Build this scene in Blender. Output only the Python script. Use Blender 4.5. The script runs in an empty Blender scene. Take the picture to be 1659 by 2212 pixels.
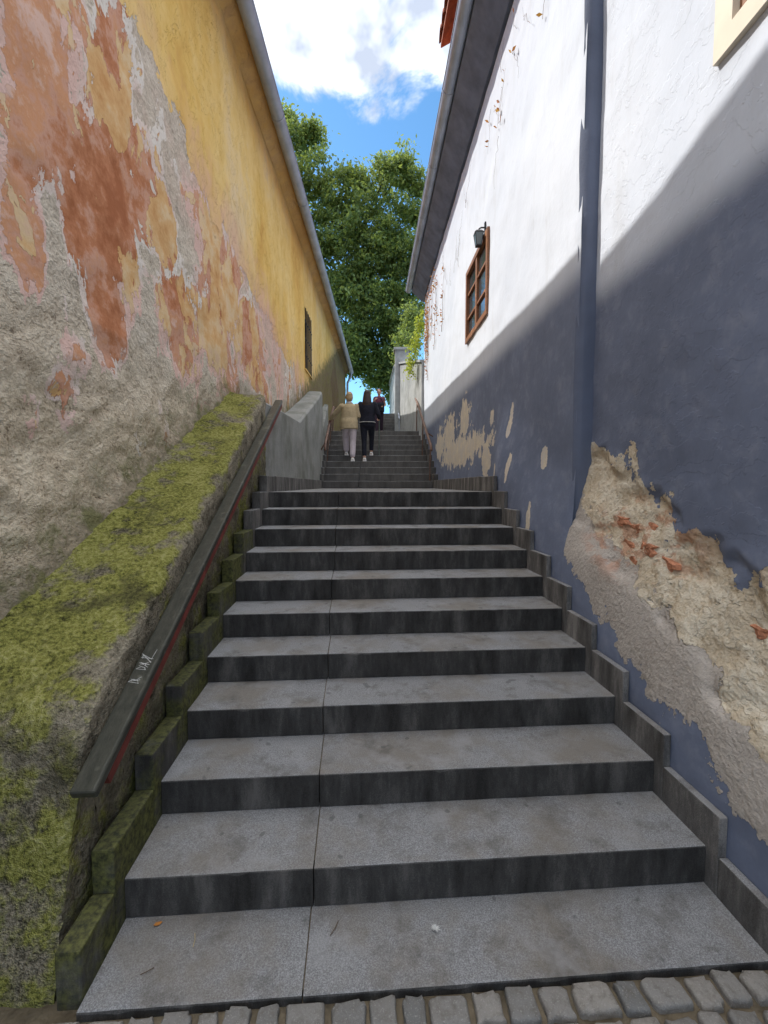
import bpy, bmesh, math, random
import numpy as np
from mathutils import Vector, Matrix, noise as mn
random.seed(7); rng = np.random.default_rng(7)
sc = bpy.context.scene; col = sc.collection
R = math.radians
E = 1.67; F = 950.0

# ------------------------------------------------------------------ node helper
class G:
    def __init__(s, name, rough=.85, spec=.25, metal=0):
        s.m = bpy.data.materials.new(name); s.m.use_nodes = True
        s.t = s.m.node_tree; s.n = s.t.nodes; s.b = s.n['Principled BSDF']
        s.b.inputs['Roughness'].default_value = rough
        s.b.inputs['Specular IOR Level'].default_value = spec
        s.b.inputs['Metallic'].default_value = metal
        s._c = None; s._x = None
    def new(s, t, **k):
        n = s.n.new(t)
        for a, v in k.items(): setattr(n, a, v)
        return n
    def set(s, sock, v):
        if hasattr(v, 'is_output'): s.t.links.new(v, sock)
        else:
            if isinstance(v, (tuple, list)) and len(v) == 3 and sock.type == 'RGBA': v = (*v, 1)
            sock.default_value = v
    def co(s):
        if s._c is None: s._c = s.new('ShaderNodeTexCoord').outputs['Object']
        return s._c
    def xyz(s):
        if s._x is None:
            n = s.new('ShaderNodeSeparateXYZ'); s.set(n.inputs[0], s.co()); s._x = n.outputs
        return s._x
    def nz(s):
        g = s.new('ShaderNodeNewGeometry'); n = s.new('ShaderNodeSeparateXYZ'); s.set(n.inputs[0], g.outputs['Normal'])
        return n.outputs[2]
    def ma(s, op, a, b=0.0, clamp=False):
        n = s.new('ShaderNodeMath', operation=op, use_clamp=clamp)
        s.set(n.inputs[0], a); s.set(n.inputs[1], b); return n.outputs[0]
    def lin(s, *tw):      # weighted sum
        acc = None
        for v, w in tw:
            q = s.ma('MULTIPLY', v, w); acc = q if acc is None else s.ma('ADD', acc, q)
        return acc
    def mr(s, v, a, b, c=0.0, d=1.0, smooth=False):
        n = s.new('ShaderNodeMapRange', interpolation_type='SMOOTHSTEP' if smooth else 'LINEAR')
        n.clamp = True
        s.set(n.inputs[0], v)
        for i, q in enumerate((a, b, c, d)): s.set(n.inputs[i+1], q)
        return n.outputs[0]
    def vs(s, sx, sy, sz, ox=0, oy=0, oz=0):
        n = s.new('ShaderNodeMapping'); s.set(n.inputs[0], s.co())
        n.inputs['Scale'].default_value = (sx, sy, sz); n.inputs['Location'].default_value = (ox, oy, oz)
        return n.outputs[0]
    def noise(s, scale, detail=4, rough=.55, vec=None, dist=0.0):
        n = s.new('ShaderNodeTexNoise')
        s.set(n.inputs['Vector'], vec if vec is not None else s.co())
        n.inputs['Scale'].default_value = scale; n.inputs['Detail'].default_value = detail
        n.inputs['Roughness'].default_value = rough; n.inputs['Distortion'].default_value = dist
        return n.outputs['Fac']
    def blob(s, y, z, by, bz, ry, rz):
        a = s.ma('POWER', s.ma('ABSOLUTE', s.ma('MULTIPLY', s.ma('SUBTRACT', y, by), 1/ry)), 2.0)
        b = s.ma('POWER', s.ma('ABSOLUTE', s.ma('MULTIPLY', s.ma('SUBTRACT', z, bz), 1/rz)), 2.0)
        return s.ma('SUBTRACT', 1.0, s.ma('SQRT', s.ma('ADD', a, b)))
    def mix(s, f, a, b, mode='MIX'):
        n = s.new('ShaderNodeMix', data_type='RGBA', blend_type=mode)
        s.set(n.inputs[0], f); s.set(n.inputs[6], a); s.set(n.inputs[7], b); return n.outputs[2]
    def ramp(s, f, stops):
        n = s.new('ShaderNodeValToRGB'); s.set(n.inputs[0], f); el = n.color_ramp.elements
        while len(el) < len(stops): el.new(.5)
        for e, (p, c) in zip(el, stops): e.position = p; e.color = (*c, 1)
        return n.outputs[0]
    def color(s, c): s.set(s.b.inputs['Base Color'], c)
    def bump(s, h, dist=.01, strength=1.0):
        n = s.new('ShaderNodeBump'); s.set(n.inputs['Height'], h)
        n.inputs['Distance'].default_value = dist; n.inputs['Strength'].default_value = strength
        s.t.links.new(n.outputs[0], s.b.inputs['Normal'])

def plain(name, c, rough=.7, spec=.3, metal=0, var=.25, scale=8, bump=0.0, bscale=60):
    g = G(name, rough, spec, metal)
    n = g.noise(scale, 3, .6)
    c = tuple(c); d = tuple(x*(1-var) for x in c); l = tuple(min(1, x*(1+var)) for x in c)
    g.color(g.ramp(n, [(.3, d), (.7, l)]))
    if bump: g.bump(g.noise(bscale, 2, .6), bump)
    return g.m

# ------------------------------------------------------------------ mesh helper
class MB:
    def __init__(s): s.v = []; s.f = []
    def add(s, vs, fs):
        o = len(s.v); s.v += [tuple(v) for v in vs]; s.f += [tuple(i+o for i in f) for f in fs]
    def hexa(s, c):
        s.add(c, [(0,3,2,1),(4,5,6,7),(0,1,5,4),(1,2,6,5),(2,3,7,6),(3,0,4,7)])
    def box(s, x0, x1, y0, y1, z0, z1):
        s.hexa([(x0,y0,z0),(x1,y0,z0),(x1,y1,z0),(x0,y1,z0),(x0,y0,z1),(x1,y0,z1),(x1,y1,z1),(x0,y1,z1)])
    def tube(s, pts, rads, n=10, ry=None):
        pts = [Vector(p) for p in pts]
        if not hasattr(rads, '__len__'): rads = [rads]*len(pts)
        d0 = (pts[0]-pts[1]).normalized(); d1 = (pts[-1]-pts[-2]).normalized()
        P = [pts[0]+d0*rads[0]*.75] + pts + [pts[-1]+d1*rads[-1]*.75]
        Rr = [rads[0]*.55] + list(rads) + [rads[-1]*.55]
        up = Vector((0,0,1))
        t = (P[1]-P[0]).normalized()
        a = t.cross(up) if abs(t.z) < .95 else t.cross(Vector((1,0,0)))
        a.normalize()
        vs = []
        for i, p in enumerate(P):
            if i == 0: t = P[1]-P[0]
            elif i == len(P)-1: t = P[-1]-P[-2]
            else: t = (P[i+1]-P[i]).normalized()+(P[i]-P[i-1]).normalized()
            t.normalize(); a = (a - t*a.dot(t)).normalized(); b = t.cross(a)
            for k in range(n):
                th = 2*math.pi*k/n
                vs.append(p + a*math.cos(th)*Rr[i] + b*math.sin(th)*Rr[i]*(ry or 1))
        fs = []
        m = len(P)
        for i in range(m-1):
            for k in range(n):
                fs.append((i*n+k, i*n+(k+1)%n, (i+1)*n+(k+1)%n, (i+1)*n+k))
        fs.append(tuple(range(n-1,-1,-1))); fs.append(tuple((m-1)*n+k for k in range(n)))
        s.add(vs, fs)
    def loft(s, rings, n=20):
        vs = []; fs = []
        for (c, rx, ry) in rings:
            for k in range(n):
                th = 2*math.pi*k/n
                vs.append((c[0]+rx*math.cos(th), c[1]+ry*math.sin(th), c[2]))
        m = len(rings)
        for i in range(m-1):
            for k in range(n):
                fs.append((i*n+k, i*n+(k+1)%n, (i+1)*n+(k+1)%n, (i+1)*n+k))
        fs.append(tuple(range(n-1,-1,-1))); fs.append(tuple((m-1)*n+k for k in range(n)))
        s.add(vs, fs)
    def ell(s, c, r, nu=16, nv=10, rot=None):
        vs = []; fs = []
        for j in range(1, nv):
            ph = math.pi*j/nv
            for k in range(nu):
                th = 2*math.pi*k/nu
                v = Vector((r[0]*math.sin(ph)*math.cos(th), r[1]*math.sin(ph)*math.sin(th), -r[2]*math.cos(ph)))
                if rot: v = rot @ v
                vs.append(v+Vector(c))
        for j in range(nv-2):
            for k in range(nu):
                fs.append((j*nu+k, j*nu+(k+1)%nu, (j+1)*nu+(k+1)%nu, (j+1)*nu+k))
        fs.append(tuple(range(nu-1,-1,-1))); fs.append(tuple((nv-2)*nu+k for k in range(nu)))
        s.add(vs, fs)
    def prism(s, prof, y0, y1, dx0=0.0, dx1=0.0):
        n = len(prof)
        vs = [(x+dx0, y0, z) for x, z in prof] + [(x+dx1, y1, z) for x, z in prof]
        fs = [(k, (k+1)%n, n+(k+1)%n, n+k) for k in range(n)] + [tuple(range(n-1,-1,-1)), tuple(range(n, 2*n))]
        s.add(vs, fs)
    def xform(s, M):
        s.v = [tuple(M @ Vector(v)) for v in s.v]

def link(name, me, mat, parent=None, smooth=False):
    o = bpy.data.objects.new(name, me); col.objects.link(o)
    if mat: me.materials.append(mat)
    if smooth:
        me.polygons.foreach_set('use_smooth', [True]*len(me.polygons))
    if parent:
        o.parent = parent; o.matrix_parent_inverse = Matrix.Translation(-parent.location)
        if parent.parent: o.matrix_parent_inverse = Matrix.Identity(4)
    return o
def build(name, mb, mat, parent=None, smooth=False, bevel=0, seg=2, fix=True):
    me = bpy.data.meshes.new(name); me.from_pydata(mb.v, [], mb.f); me.update()
    if fix or bevel:
        bm = bmesh.new(); bm.from_mesh(me)
        if fix: bmesh.ops.recalc_face_normals(bm, faces=bm.faces)
        if bevel: bmesh.ops.bevel(bm, geom=list(bm.edges), offset=bevel, segments=seg, affect='EDGES', profile=.6)
        bm.to_mesh(me); bm.free()
    return link(name, me, mat, parent, smooth)
def tag(o, label, cat, group=None, kind=None):
    if label: o['label'] = label
    if cat: o['category'] = cat
    if group: o['group'] = group
    if kind: o['kind'] = kind
    return o
def thing(name, label, cat, loc=(0,0,0), group=None):
    o = bpy.data.objects.new(name, None); col.objects.link(o); o.location = loc; o.empty_display_size = .1
    return tag(o, label, cat, group)
def struct(o): o['kind'] = 'structure'; return o
def remesh(mb, voxel, it=4):
    me = bpy.data.meshes.new('tmp'); me.from_pydata(mb.v, [], mb.f); me.update()
    bm = bmesh.new(); bm.from_mesh(me); bmesh.ops.recalc_face_normals(bm, faces=bm.faces); bm.to_mesh(me); bm.free()
    o = bpy.data.objects.new('tmp', me); col.objects.link(o)
    m = o.modifiers.new('r', 'REMESH'); m.mode = 'VOXEL'; m.voxel_size = voxel
    q = o.modifiers.new('s', 'SMOOTH'); q.iterations = it; q.factor = .5
    dg = bpy.context.evaluated_depsgraph_get(); dg.update()
    out = bpy.data.meshes.new_from_object(o.evaluated_get(dg))
    bpy.data.objects.remove(o); bpy.data.meshes.remove(me)
    return out
def fr(x, y, z, sc_=1.0, oc=4): return mn.fractal(Vector((x*sc_, y*sc_, z*sc_)), .9, 2.0, oc)
def sst(a, b, v):
    t = max(0, min(1, (v-a)/(b-a))); return t*t*(3-2*t)

# ------------------------------------------------------------------ frames of reference
PHI = R(3.8); T = .3293; RISE = .16; W2 = 1.175
D = Vector((-math.sin(PHI), math.cos(PHI), 0)); L = Vector((math.cos(PHI), math.sin(PHI), 0)); C1 = Vector((.176, 1.678, 0))
def P(s, l, z):
    p = C1 + D*s + L*l; return Vector((p.x, p.y, z))
def sn(n): return (n-1)*T
def xw(y): return 1.4776 - .032*y
PT = .040
def xo(y):
    s = (y-C1.y-L.y*(W2+PT))/D.y; return C1.x+D.x*s+L.x*(W2+PT)
def base_out(y, h):
    k = sst(.6, 1.2, y)*(1-sst(4.75, 5.3, y))
    return max(0, xw(y)-xo(y)-.006)*k*(1-sst(.12, 1.0, h))
XL = -1.72

# ------------------------------------------------------------------ materials
def m_left_wall():
    g = G('old_ochre_plaster', .92, .15)
    x, y, z = g.xyz()
    big = g.noise(.75, 2, .6); p1 = g.noise(1.5, 6, .66, g.vs(1, 1.35, .75, 3, 7, 1), .6); p3 = g.noise(2.0, 5, .64, g.vs(1, 1.2, .7, 13, 2, 21), .4)
    fine = g.noise(38, 3, .72); med = g.noise(6.5, 5, .68)
    col1 = g.noise(1.0, 4, .62, g.vs(1, 1, .7, 11, 2, 5)); col2 = g.noise(.8, 4, .6, g.vs(1, 1, .4, 1, 22, 9))
    zf = g.ma('ADD', z, g.mr(y, 5.0, 10, 0, .75))
    slope = g.ma('MULTIPLY', g.ma('MAXIMUM', g.ma('SUBTRACT', 4.5, y), 0.0), .42)
    zz = g.ma('SUBTRACT', g.ma('ADD', zf, g.lin((g.ma('SUBTRACT', big, .5), .5), (g.ma('SUBTRACT', p1, .5), 1.4), (g.ma('SUBTRACT', med, .5), .8))), slope)
    yel = g.mr(zz, 4.30, 4.308)
    def B(*a): return g.ma('MAXIMUM', g.blob(y, z, *a), 0.0)
    b1 = g.ma('MAXIMUM', B(2.82, 3.32, .62, .62), B(2.82, 2.75, .27, .5))
    acc = b1
    for bl in ((2.96,4.25,.30,.62),(2.30,3.75,.26,.7),(2.17,3.0,.20,.6),(3.66,3.67,.28,.42),(3.85,3.05,.5,.6),(4.8,3.9,.9,.7),(5.8,3.5,.8,.7),(2.45,4.6,.25,.5),(4.5,3.2,.4,.45)):
        acc = g.ma('MAXIMUM', acc, B(*bl))
    thr = g.mr(zf, 2.2, 3.4, .63, .540)
    q = g.ma('SUBTRACT', g.ma('ADD', g.lin((p1, .80), (med, .20)), g.ma('MULTIPLY', acc, .28)), thr)
    gate = g.mr(g.lin((zf, 1), (med, 1.1), (p3, .8)), 2.95, 2.96)
    lm = g.ma('MULTIPLY', g.mr(q, -.048, -.046), gate)
    pm = g.ma('MULTIPLY', g.mr(q, 0, .002), gate)
    tc = g.ma('MULTIPLY', g.mr(g.lin((p3, 1), (q, .3), (b1, -.20)), .515, .517), pm)
    tex = g.lin((fine, .5), (med, .5))
    render = g.ramp(tex, [(.34, (.38, .32, .25)), (.48, (.61, .53, .43)), (.66, (.74, .665, .555))])
    low = g.ramp(tex, [(.35, (.19, .145, .10)), (.42, (.55, .45, .33)), (.6, (.74, .64, .49))])
    base = g.mix(g.mr(g.lin((zf, 1), (big, 1.4), (med, .8)), 3.1, 4.0), low, render)
    pink = g.ma('MULTIPLY', g.mr(zz, 3.2, 4.2), g.mr(col1, .40, .56, .1, .70))
    base = g.mix(pink, base, (.71, .45, .37))
    lime = g.mix(g.mr(col1, .42, .54), (.75, .68, .61), (.73, .50, .43))
    redc = g.ramp(g.lin((col1, .45), (med, .55), (b1, -.09)), [(.36, (.40, .145, .065)), (.44, (.52, .22, .11)), (.50, (.62, .35, .25)), (.56, (.63, .31, .16)), (.63, (.71, .48, .39))])
    orac = g.ramp(g.lin((col1, .5), (med, .5)), [(.36, (.57, .29, .11)), (.46, (.69, .42, .19)), (.54, (.73, .54, .32)), (.66, (.71, .48, .36))])
    yc = g.ramp(g.lin((col2, .75), (med, .25)), [(.34, (.63, .345, .085)), (.45, (.76, .49, .14)), (.55, (.82, .575, .225)), (.66, (.77, .58, .34))])
    edge = g.mr(zz, 4.30, 5.0, 1, 0, True)
    yc = g.mix(g.ma('MULTIPLY', edge, g.mr(col1, .40, .58, .10, .85)), yc, (.73, .45, .34))
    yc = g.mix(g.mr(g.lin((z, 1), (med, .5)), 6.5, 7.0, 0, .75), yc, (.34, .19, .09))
    c = g.mix(lm, base, lime); c = g.mix(pm, c, redc); c = g.mix(tc, c, orac); c = g.mix(yel, c, yc)
    bx = g.ma('SUBTRACT', 1.0, g.ma('ADD', g.ma('ABSOLUTE', g.ma('MULTIPLY', g.ma('SUBTRACT', y, 15.6), .7)), g.ma('ABSOLUTE', g.ma('MULTIPLY', g.ma('SUBTRACT', z, 5.0), .8))))
    c = g.mix(g.mr(g.ma('ADD', bx, g.ma('MULTIPLY', med, .6)), .35, .4), c, (.46, .14, .06))
    line = g.ma('ADD', g.ma('MULTIPLY', g.ma('MINIMUM', y, 4.9), .52), g.ma('MULTIPLY', g.ma('MAXIMUM', g.ma('SUBTRACT', y, 7.2), 0.0), .42))
    foot = g.mr(g.ma('SUBTRACT', z, g.lin((line, 1), (med, 1.0))), -.5, -.02, .9, 0, True)
    c = g.mix(foot, c, g.mix(g.mr(med, .48, .58), (.12, .10, .065), (.125, .125, .042)))
    g.color(c)
    h = g.lin((pm, .75), (tc, .6), (yel, 1.2), (lm, .6))
    cov = g.ma('MAXIMUM', g.ma('MAXIMUM', pm, yel), g.ma('MULTIPLY', lm, .7))
    h = g.ma('ADD', h, g.ma('MULTIPLY', g.mr(cov, 0, 1, 1.4, .22), g.lin((med, .9), (fine, .45))))
    g.bump(h, .030, 1.0)
    return g.m

SHADE_BLUE = (.170, .197, .275)
def m_right_wall(near):
    g = G('white_limewash_near' if near else 'white_limewash', .9, .2)
    x, y, z = g.xyz()
    n1 = g.noise(2.2, 6, .64); med = g.noise(7, 4, .68); fine = g.noise(45, 2, .7); soft = g.noise(.7, 2, .5)
    paint = g.ramp(soft, [(.3, (.58, .62, .70)), (.7, (.66, .695, .765))])
    grime = g.noise(1.5, 5, .68, g.vs(1, 3.2, .55, 4, 1, 2))
    paint = g.mix(g.mr(grime, .54, .72, 0, .35), paint, (.50, .51, .53))
    wall_shade = g.mr(z, 2.86, 3.10, 1, 0, True) if near else g.mr(z, 3.02, 3.30, 1, 0, True)  # shade under the eaves' shadow edge, painted into the wall colour
    sl = g.ramp(g.lin((soft, .6), (med, .4)), [(.35, tuple(q*.85 for q in SHADE_BLUE)), (.65, tuple(q*1.2 for q in SHADE_BLUE))])
    paint = g.mix(wall_shade, paint, sl)
    paint = g.mix(g.ma('MULTIPLY', g.mr(med, .52, .75), .2), paint, (.40, .41, .44))
    sand = g.ramp(g.lin((med, .6), (fine, .4)), [(.35, (.42, .32, .205)), (.44, (.62, .515, .37)), (.58, (.71, .635, .505))])
    grey = g.ramp(g.lin((n1, .5), (fine, .5)), [(.34, (.36, .315, .27)), (.6, (.52, .465, .41))])
    if near:
        hh = g.ma('SUBTRACT', z, g.ma('MAXIMUM', 0.0, g.ma('ADD', .16, g.ma('MULTIPLY', g.ma('SUBTRACT', y, 1.83), .5))))
        nn = g.ma('SUBTRACT', n1, .5)
        rag = g.ma('SUBTRACT', g.noise(3.4, 5, .64, g.vs(1, 1, 1, 2, 5, 1)), .5)
        up = g.mr(g.ma('ADD', hh, g.lin((nn, 1.2), (rag, .5))), 1.20, 1.208)
        dn = g.mr(g.ma('ADD', hh, g.lin((nn, .7), (rag, 1.2))), .29, .298, 1, 0)
        pm = g.ma('MAXIMUM', up, dn)
        hm = g.ma('ADD', hh, g.lin((g.ma('SUBTRACT', med, .5), .2), (nn, .7), (y, -.06)))
        step2 = g.mr(hm, .56, .57)
        under = g.mix(step2, grey, sand)
        lay = g.noise(3.4, 5, .6, g.vs(1, 1, 1.5, 5, 3, 8))
        under = g.mix(g.ma('MULTIPLY', g.mr(lay, .52, .525), .5), under, g.mix(step2, (.46, .41, .36), (.54, .44, .31)))
        bd = g.ma('MULTIPLY', g.mr(g.noise(5, 4, .65, g.vs(1, 1, 1.6, 15, 3, 8)), .50, .58), g.mr(g.blob(y, z, 2.52, 1.36, .55, .30), 0, .4))
        under = g.mix(g.ma('MULTIPLY', bd, .65), under, (.50, .24, .14))
        h = g.ma('ADD', g.lin((pm, 1.3), (n1, .2)), g.ma('MULTIPLY', g.ma('SUBTRACT', 1.08, pm),
              g.ma('ADD', g.lin((med, .45), (fine, .4), (g.ma('SUBTRACT', 1.0, step2), 1.0)), g.ma('MULTIPLY', g.ma('ADD', step2, .1), g.lin((g.mr(lay, .52, .525, 1, 0), .8), (g.mr(lay, .44, .445, 1, 0), .8), (med, .7))))))
    else:
        blobs = [(6.95,2.72,.45,.32),(7.3,2.22,2.0,.27),(8.3,2.6,.7,.4),(9.3,2.5,.6,.35),(5.38,2.48,.10,.12),(4.62,2.34,.06,.2),(3.72,1.9,.07,.11),
                 (4.45,1.85,.05,.15),(4.86,1.81,.07,.13),(3.84,1.38,.05,.2),(5.6,1.97,.3,.2)]
        acc = None
        for bl in blobs:
            d = g.blob(y, z, *bl); acc = d if acc is None else g.ma('MAXIMUM', acc, d)
        acc = g.ma('ADD', acc, g.ma('MULTIPLY', g.ma('SUBTRACT', g.noise(5, 5, .65), .5), 2.4))
        pm = g.mr(acc, .1, .13, 1, 0)
        under = g.mix(g.mr(med, .4, .6), (.60, .55, .49), sand)
        h = g.lin((n1, .4), (med, .15), (fine, .05))
    g.color(g.mix(pm, under, paint))
    g.bump(h, .02, .95)
    return g.m

def m_moss(name):
    g = G(name, .97, .1)
    x, y, z = g.xyz(); nz = g.nz()
    med = g.noise(6, 5, .70); fine = g.noise(50, 3, .78); big = g.noise(1.9, 3, .62)
    stone = g.ramp(g.lin((med, .55), (fine, .45)), [(.37, (.08, .07, .05)), (.47, (.27, .235, .17)), (.62, (.45, .395, .30))])
    moss = g.ramp(g.lin((fine, .6), (med, .4)), [(.37, (.045, .045, .016)), (.45, (.15, .15, .038)), (.54, (.28, .275, .075)), (.66, (.40, .38, .165))])
    hh = g.ma('SUBTRACT', z, g.ma('MULTIPLY', g.ma('SUBTRACT', y, 1.5), .5))
    lowf = g.mr(hh, .05, .9, .36, .05)
    f = g.ma('ADD', g.lin((nz, .60), (g.ma('SUBTRACT', med, .5), 1.9), (g.ma('SUBTRACT', big, .5), 1.4)), lowf)
    f = g.mr(f, .22, .48)
    c = g.mix(f, stone, moss)
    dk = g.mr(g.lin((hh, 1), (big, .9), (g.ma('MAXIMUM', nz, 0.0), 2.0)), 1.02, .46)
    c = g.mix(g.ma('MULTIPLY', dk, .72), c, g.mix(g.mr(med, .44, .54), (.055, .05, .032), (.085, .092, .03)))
    c = g.mix(g.ma('MULTIPLY', g.mr(g.noise(2.6, 5, .7, g.vs(1, 1, 1, 9, 9, 9)), .55, .65), .62), c, (.055, .05, .03))
    g.color(c)
    g.bump(g.lin((med, .8), (fine, .7), (f, .35)), .032, 1.0)
    return g.m

def m_granite(name, base=.34, riser=.085, moss=0.0, calm=False):
    g = G(name, .85, .18)
    x, y, z = g.xyz(); nz = g.nz()
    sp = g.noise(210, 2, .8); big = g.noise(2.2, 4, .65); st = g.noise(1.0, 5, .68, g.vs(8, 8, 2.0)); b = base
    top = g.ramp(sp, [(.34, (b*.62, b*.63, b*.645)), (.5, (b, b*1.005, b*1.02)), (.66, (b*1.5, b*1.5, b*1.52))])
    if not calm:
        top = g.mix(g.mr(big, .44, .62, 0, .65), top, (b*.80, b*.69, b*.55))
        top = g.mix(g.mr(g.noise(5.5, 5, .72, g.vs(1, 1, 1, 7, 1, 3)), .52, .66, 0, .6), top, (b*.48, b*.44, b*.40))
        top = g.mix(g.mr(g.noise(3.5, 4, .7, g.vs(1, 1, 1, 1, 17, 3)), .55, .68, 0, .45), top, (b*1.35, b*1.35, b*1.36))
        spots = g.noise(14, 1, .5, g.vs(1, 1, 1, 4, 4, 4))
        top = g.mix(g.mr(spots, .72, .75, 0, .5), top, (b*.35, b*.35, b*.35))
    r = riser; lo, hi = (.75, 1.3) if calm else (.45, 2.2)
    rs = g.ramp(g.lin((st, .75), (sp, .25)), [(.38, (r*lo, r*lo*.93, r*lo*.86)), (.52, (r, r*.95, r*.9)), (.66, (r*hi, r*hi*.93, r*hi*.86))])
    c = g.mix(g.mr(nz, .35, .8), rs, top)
    if moss:
        c = g.mix(g.ma('MULTIPLY', g.mr(g.ma('ADD', big, g.ma('MULTIPLY', nz, .16)), .54-moss, .68-moss), .9), c,
                  g.ramp(g.noise(40, 3, .7), [(.35, (.035, .037, .015)), (.65, (.145, .148, .042))]))
    g.color(c)
    g.bump(g.lin((sp, 1), (big, .5)), .002, .8)
    return g.m

def m_concrete(name, c0, c1, stain=.5):
    g = G(name, .9, .2)
    n = g.noise(3, 5, .65); st = g.noise(1.6, 4, .6, g.vs(1.3, 1.3, 1)); f = g.noise(50, 2, .7)
    c = g.ramp(g.lin((n, .6), (f, .4)), [(.35, c0), (.65, c1)])
    c = g.mix(g.mr(st, .46, .66, 0, stain), c, (.12, .125, .095))
    g.color(c); g.bump(g.lin((n, 1), (f, .4)), .008, .7)
    return g.m

def m_leaf(name, cols, trans=.35):
    g = G(name, .5, .3)
    ri = g.new('ShaderNodeNewGeometry').outputs['Random Per Island']
    n = len(cols); c = g.ramp(ri, [(i/(n-1), q) for i, q in enumerate(cols)])
    g.color(c)
    tr = g.new('ShaderNodeBsdfTranslucent'); hs = g.mix(.5, c, (.5, .55, .05), 'SCREEN')
    g.set(tr.inputs[0], hs)
    mx = g.new('ShaderNodeMixShader'); mx.inputs[0].default_value = trans
    g.t.links.new(g.b.outputs[0], mx.inputs[1]); g.t.links.new(tr.outputs[0], mx.inputs[2])
    g.t.links.new(mx.outputs[0], g.n['Material Output'].inputs[0])
    return g.m

def m_wood(name, c0, c1, rough=.6):
    g = G(name, rough, .35)
    n = g.noise(3, 4, .65, g.vs(14, 2, 14)); f = g.noise(6, 3, .7)
    c = g.ramp(n, [(.3, c0), (.7, c1)])
    c = g.mix(g.mr(f, .60, .66, 0, .6), c, tuple(q*2.2 for q in c1))
    g.color(c); g.bump(n, .004, .6); return g.m

def m_cobble():
    g = G('cobble_stone', .85, .25)
    at = g.new('ShaderNodeAttribute', attribute_name='tone').outputs['Fac']
    n = g.noise(30, 4, .7); s_ = g.noise(200, 1, .7)
    c = g.ramp(at, [(0, (.16, .16, .155)), (.5, (.23, .22, .205)), (1, (.31, .285, .25))])
    c = g.mix(g.mr(n, .48, .7, 0, .6), c, (.12, .105, .085))
    c = g.mix(g.mr(s_, .6, .7, 0, .4), c, (.41, .40, .38))
    g.color(c); g.bump(g.lin((n, 1), (s_, .2)), .007, .9); return g.m

M = dict(
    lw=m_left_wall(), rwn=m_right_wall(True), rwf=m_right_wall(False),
    shaded=plain('shaded_white_paint', (.13, .15, .21), .85, .2, 0, .15, 2, .004, 20),  # shade of the unlit return face put into its colour
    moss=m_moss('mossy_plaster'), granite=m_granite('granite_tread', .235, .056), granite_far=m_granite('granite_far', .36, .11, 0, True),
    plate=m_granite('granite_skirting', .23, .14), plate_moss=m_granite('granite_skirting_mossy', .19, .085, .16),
    conc=m_concrete('grey_render', (.20, .205, .195), (.34, .34, .32), .6),
    conc2=m_concrete('garden_wall_render', (.30, .31, .31), (.50, .50, .49), .4),
    zinc=plain('zinc_gutter', (.35, .39, .46), .5, .4, .3, .2, 3),
    soffit=plain('painted_eaves_timber', (.145, .18, .26), .7, .3, 0, .25, 4),
    rail=m_wood('worn_dark_rail', (.030, .032, .025), (.062, .062, .048), .4),
    iron=plain('red_oxide_iron', (.18, .04, .03), .6, .3, 0, .35, 12),
    rust=plain('brown_iron', (.16, .095, .07), .6, .4, .2, .3, 12),
    dark=plain('black_iron', (.03, .03, .033), .5, .4, .2, .2, 10),
    winwood=m_wood('orange_brown_window_wood', (.18, .075, .036), (.31, .14, .065), .5),
    cream=plain('cream_window_paint', (.70, .62, .50), .6, .3, 0, .06, 5),
    darkwood=m_wood('dark_window_wood', (.03, .022, .018), (.06, .045, .035)),
    cobble=m_cobble(), dirt=plain('dirt', (.14, .115, .08), .95, .1, 0, .4, 12, .01, 40),
    chalk=plain('white_paint_marker', (.62, .62, .60), .7, .2, 0, .1),
    grass=plain('grassy_hill', (.06, .085, .025), .95, .1, 0, .5, .6, .05, 8),
    bark=plain('tree_bark', (.06, .05, .04), .95, .1, 0, .4, 6, .02, 15),
    brick=plain('old_orange_brick', (.45, .20, .115), .9, .15, 0, .5, 22, .014, 45),
)
def m_glass():
    g = G('window_glass', .06, .6); g.color(g.ramp(g.noise(3, 2), [(.3, (.03, .034, .04)), (.7, (.07, .08, .09))])); return g.m
M['glass'] = m_glass()
def m_tile():
    g = G('red_roof_tile', .85, .2); n = g.noise(9, 4, .65)
    g.color(g.ramp(n, [(.3, (.20, .07, .045)), (.55, (.36, .13, .075)), (.75, (.45, .22, .14))])); g.bump(n, .01); return g.m
M['tile'] = m_tile()

# ------------------------------------------------------------------ ground and hill
gm = MB()
ys = [-300, -100, -40, -10, 0, 4, 8, 12, 15, 16] + [16+.5*i for i in range(1, 10)] + [22, 25, 30, 40, 60, 100, 180, 300]
xs = [-300, -150, -80, -40, -20, -10, -5, -2, 0, 2, 5, 10, 20, 40, 80, 150, 300]
for yy in ys:
    for xx in xs:
        gm.v.append((xx, yy, -.034 + 4.74*sst(16, 20.4, yy)))
for j in range(len(ys)-1):
    for i in range(len(xs)-1):
        a = j*len(xs)+i; gm.f.append((a, a+1, a+1+len(xs), a+len(xs)))
g0 = build('ground', gm, M['dirt'], smooth=True); struct(g0)
g0.data.materials.append(M['grass'])
for p in g0.data.polygons:
    if p.center.y > 19: p.material_index = 1

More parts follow.
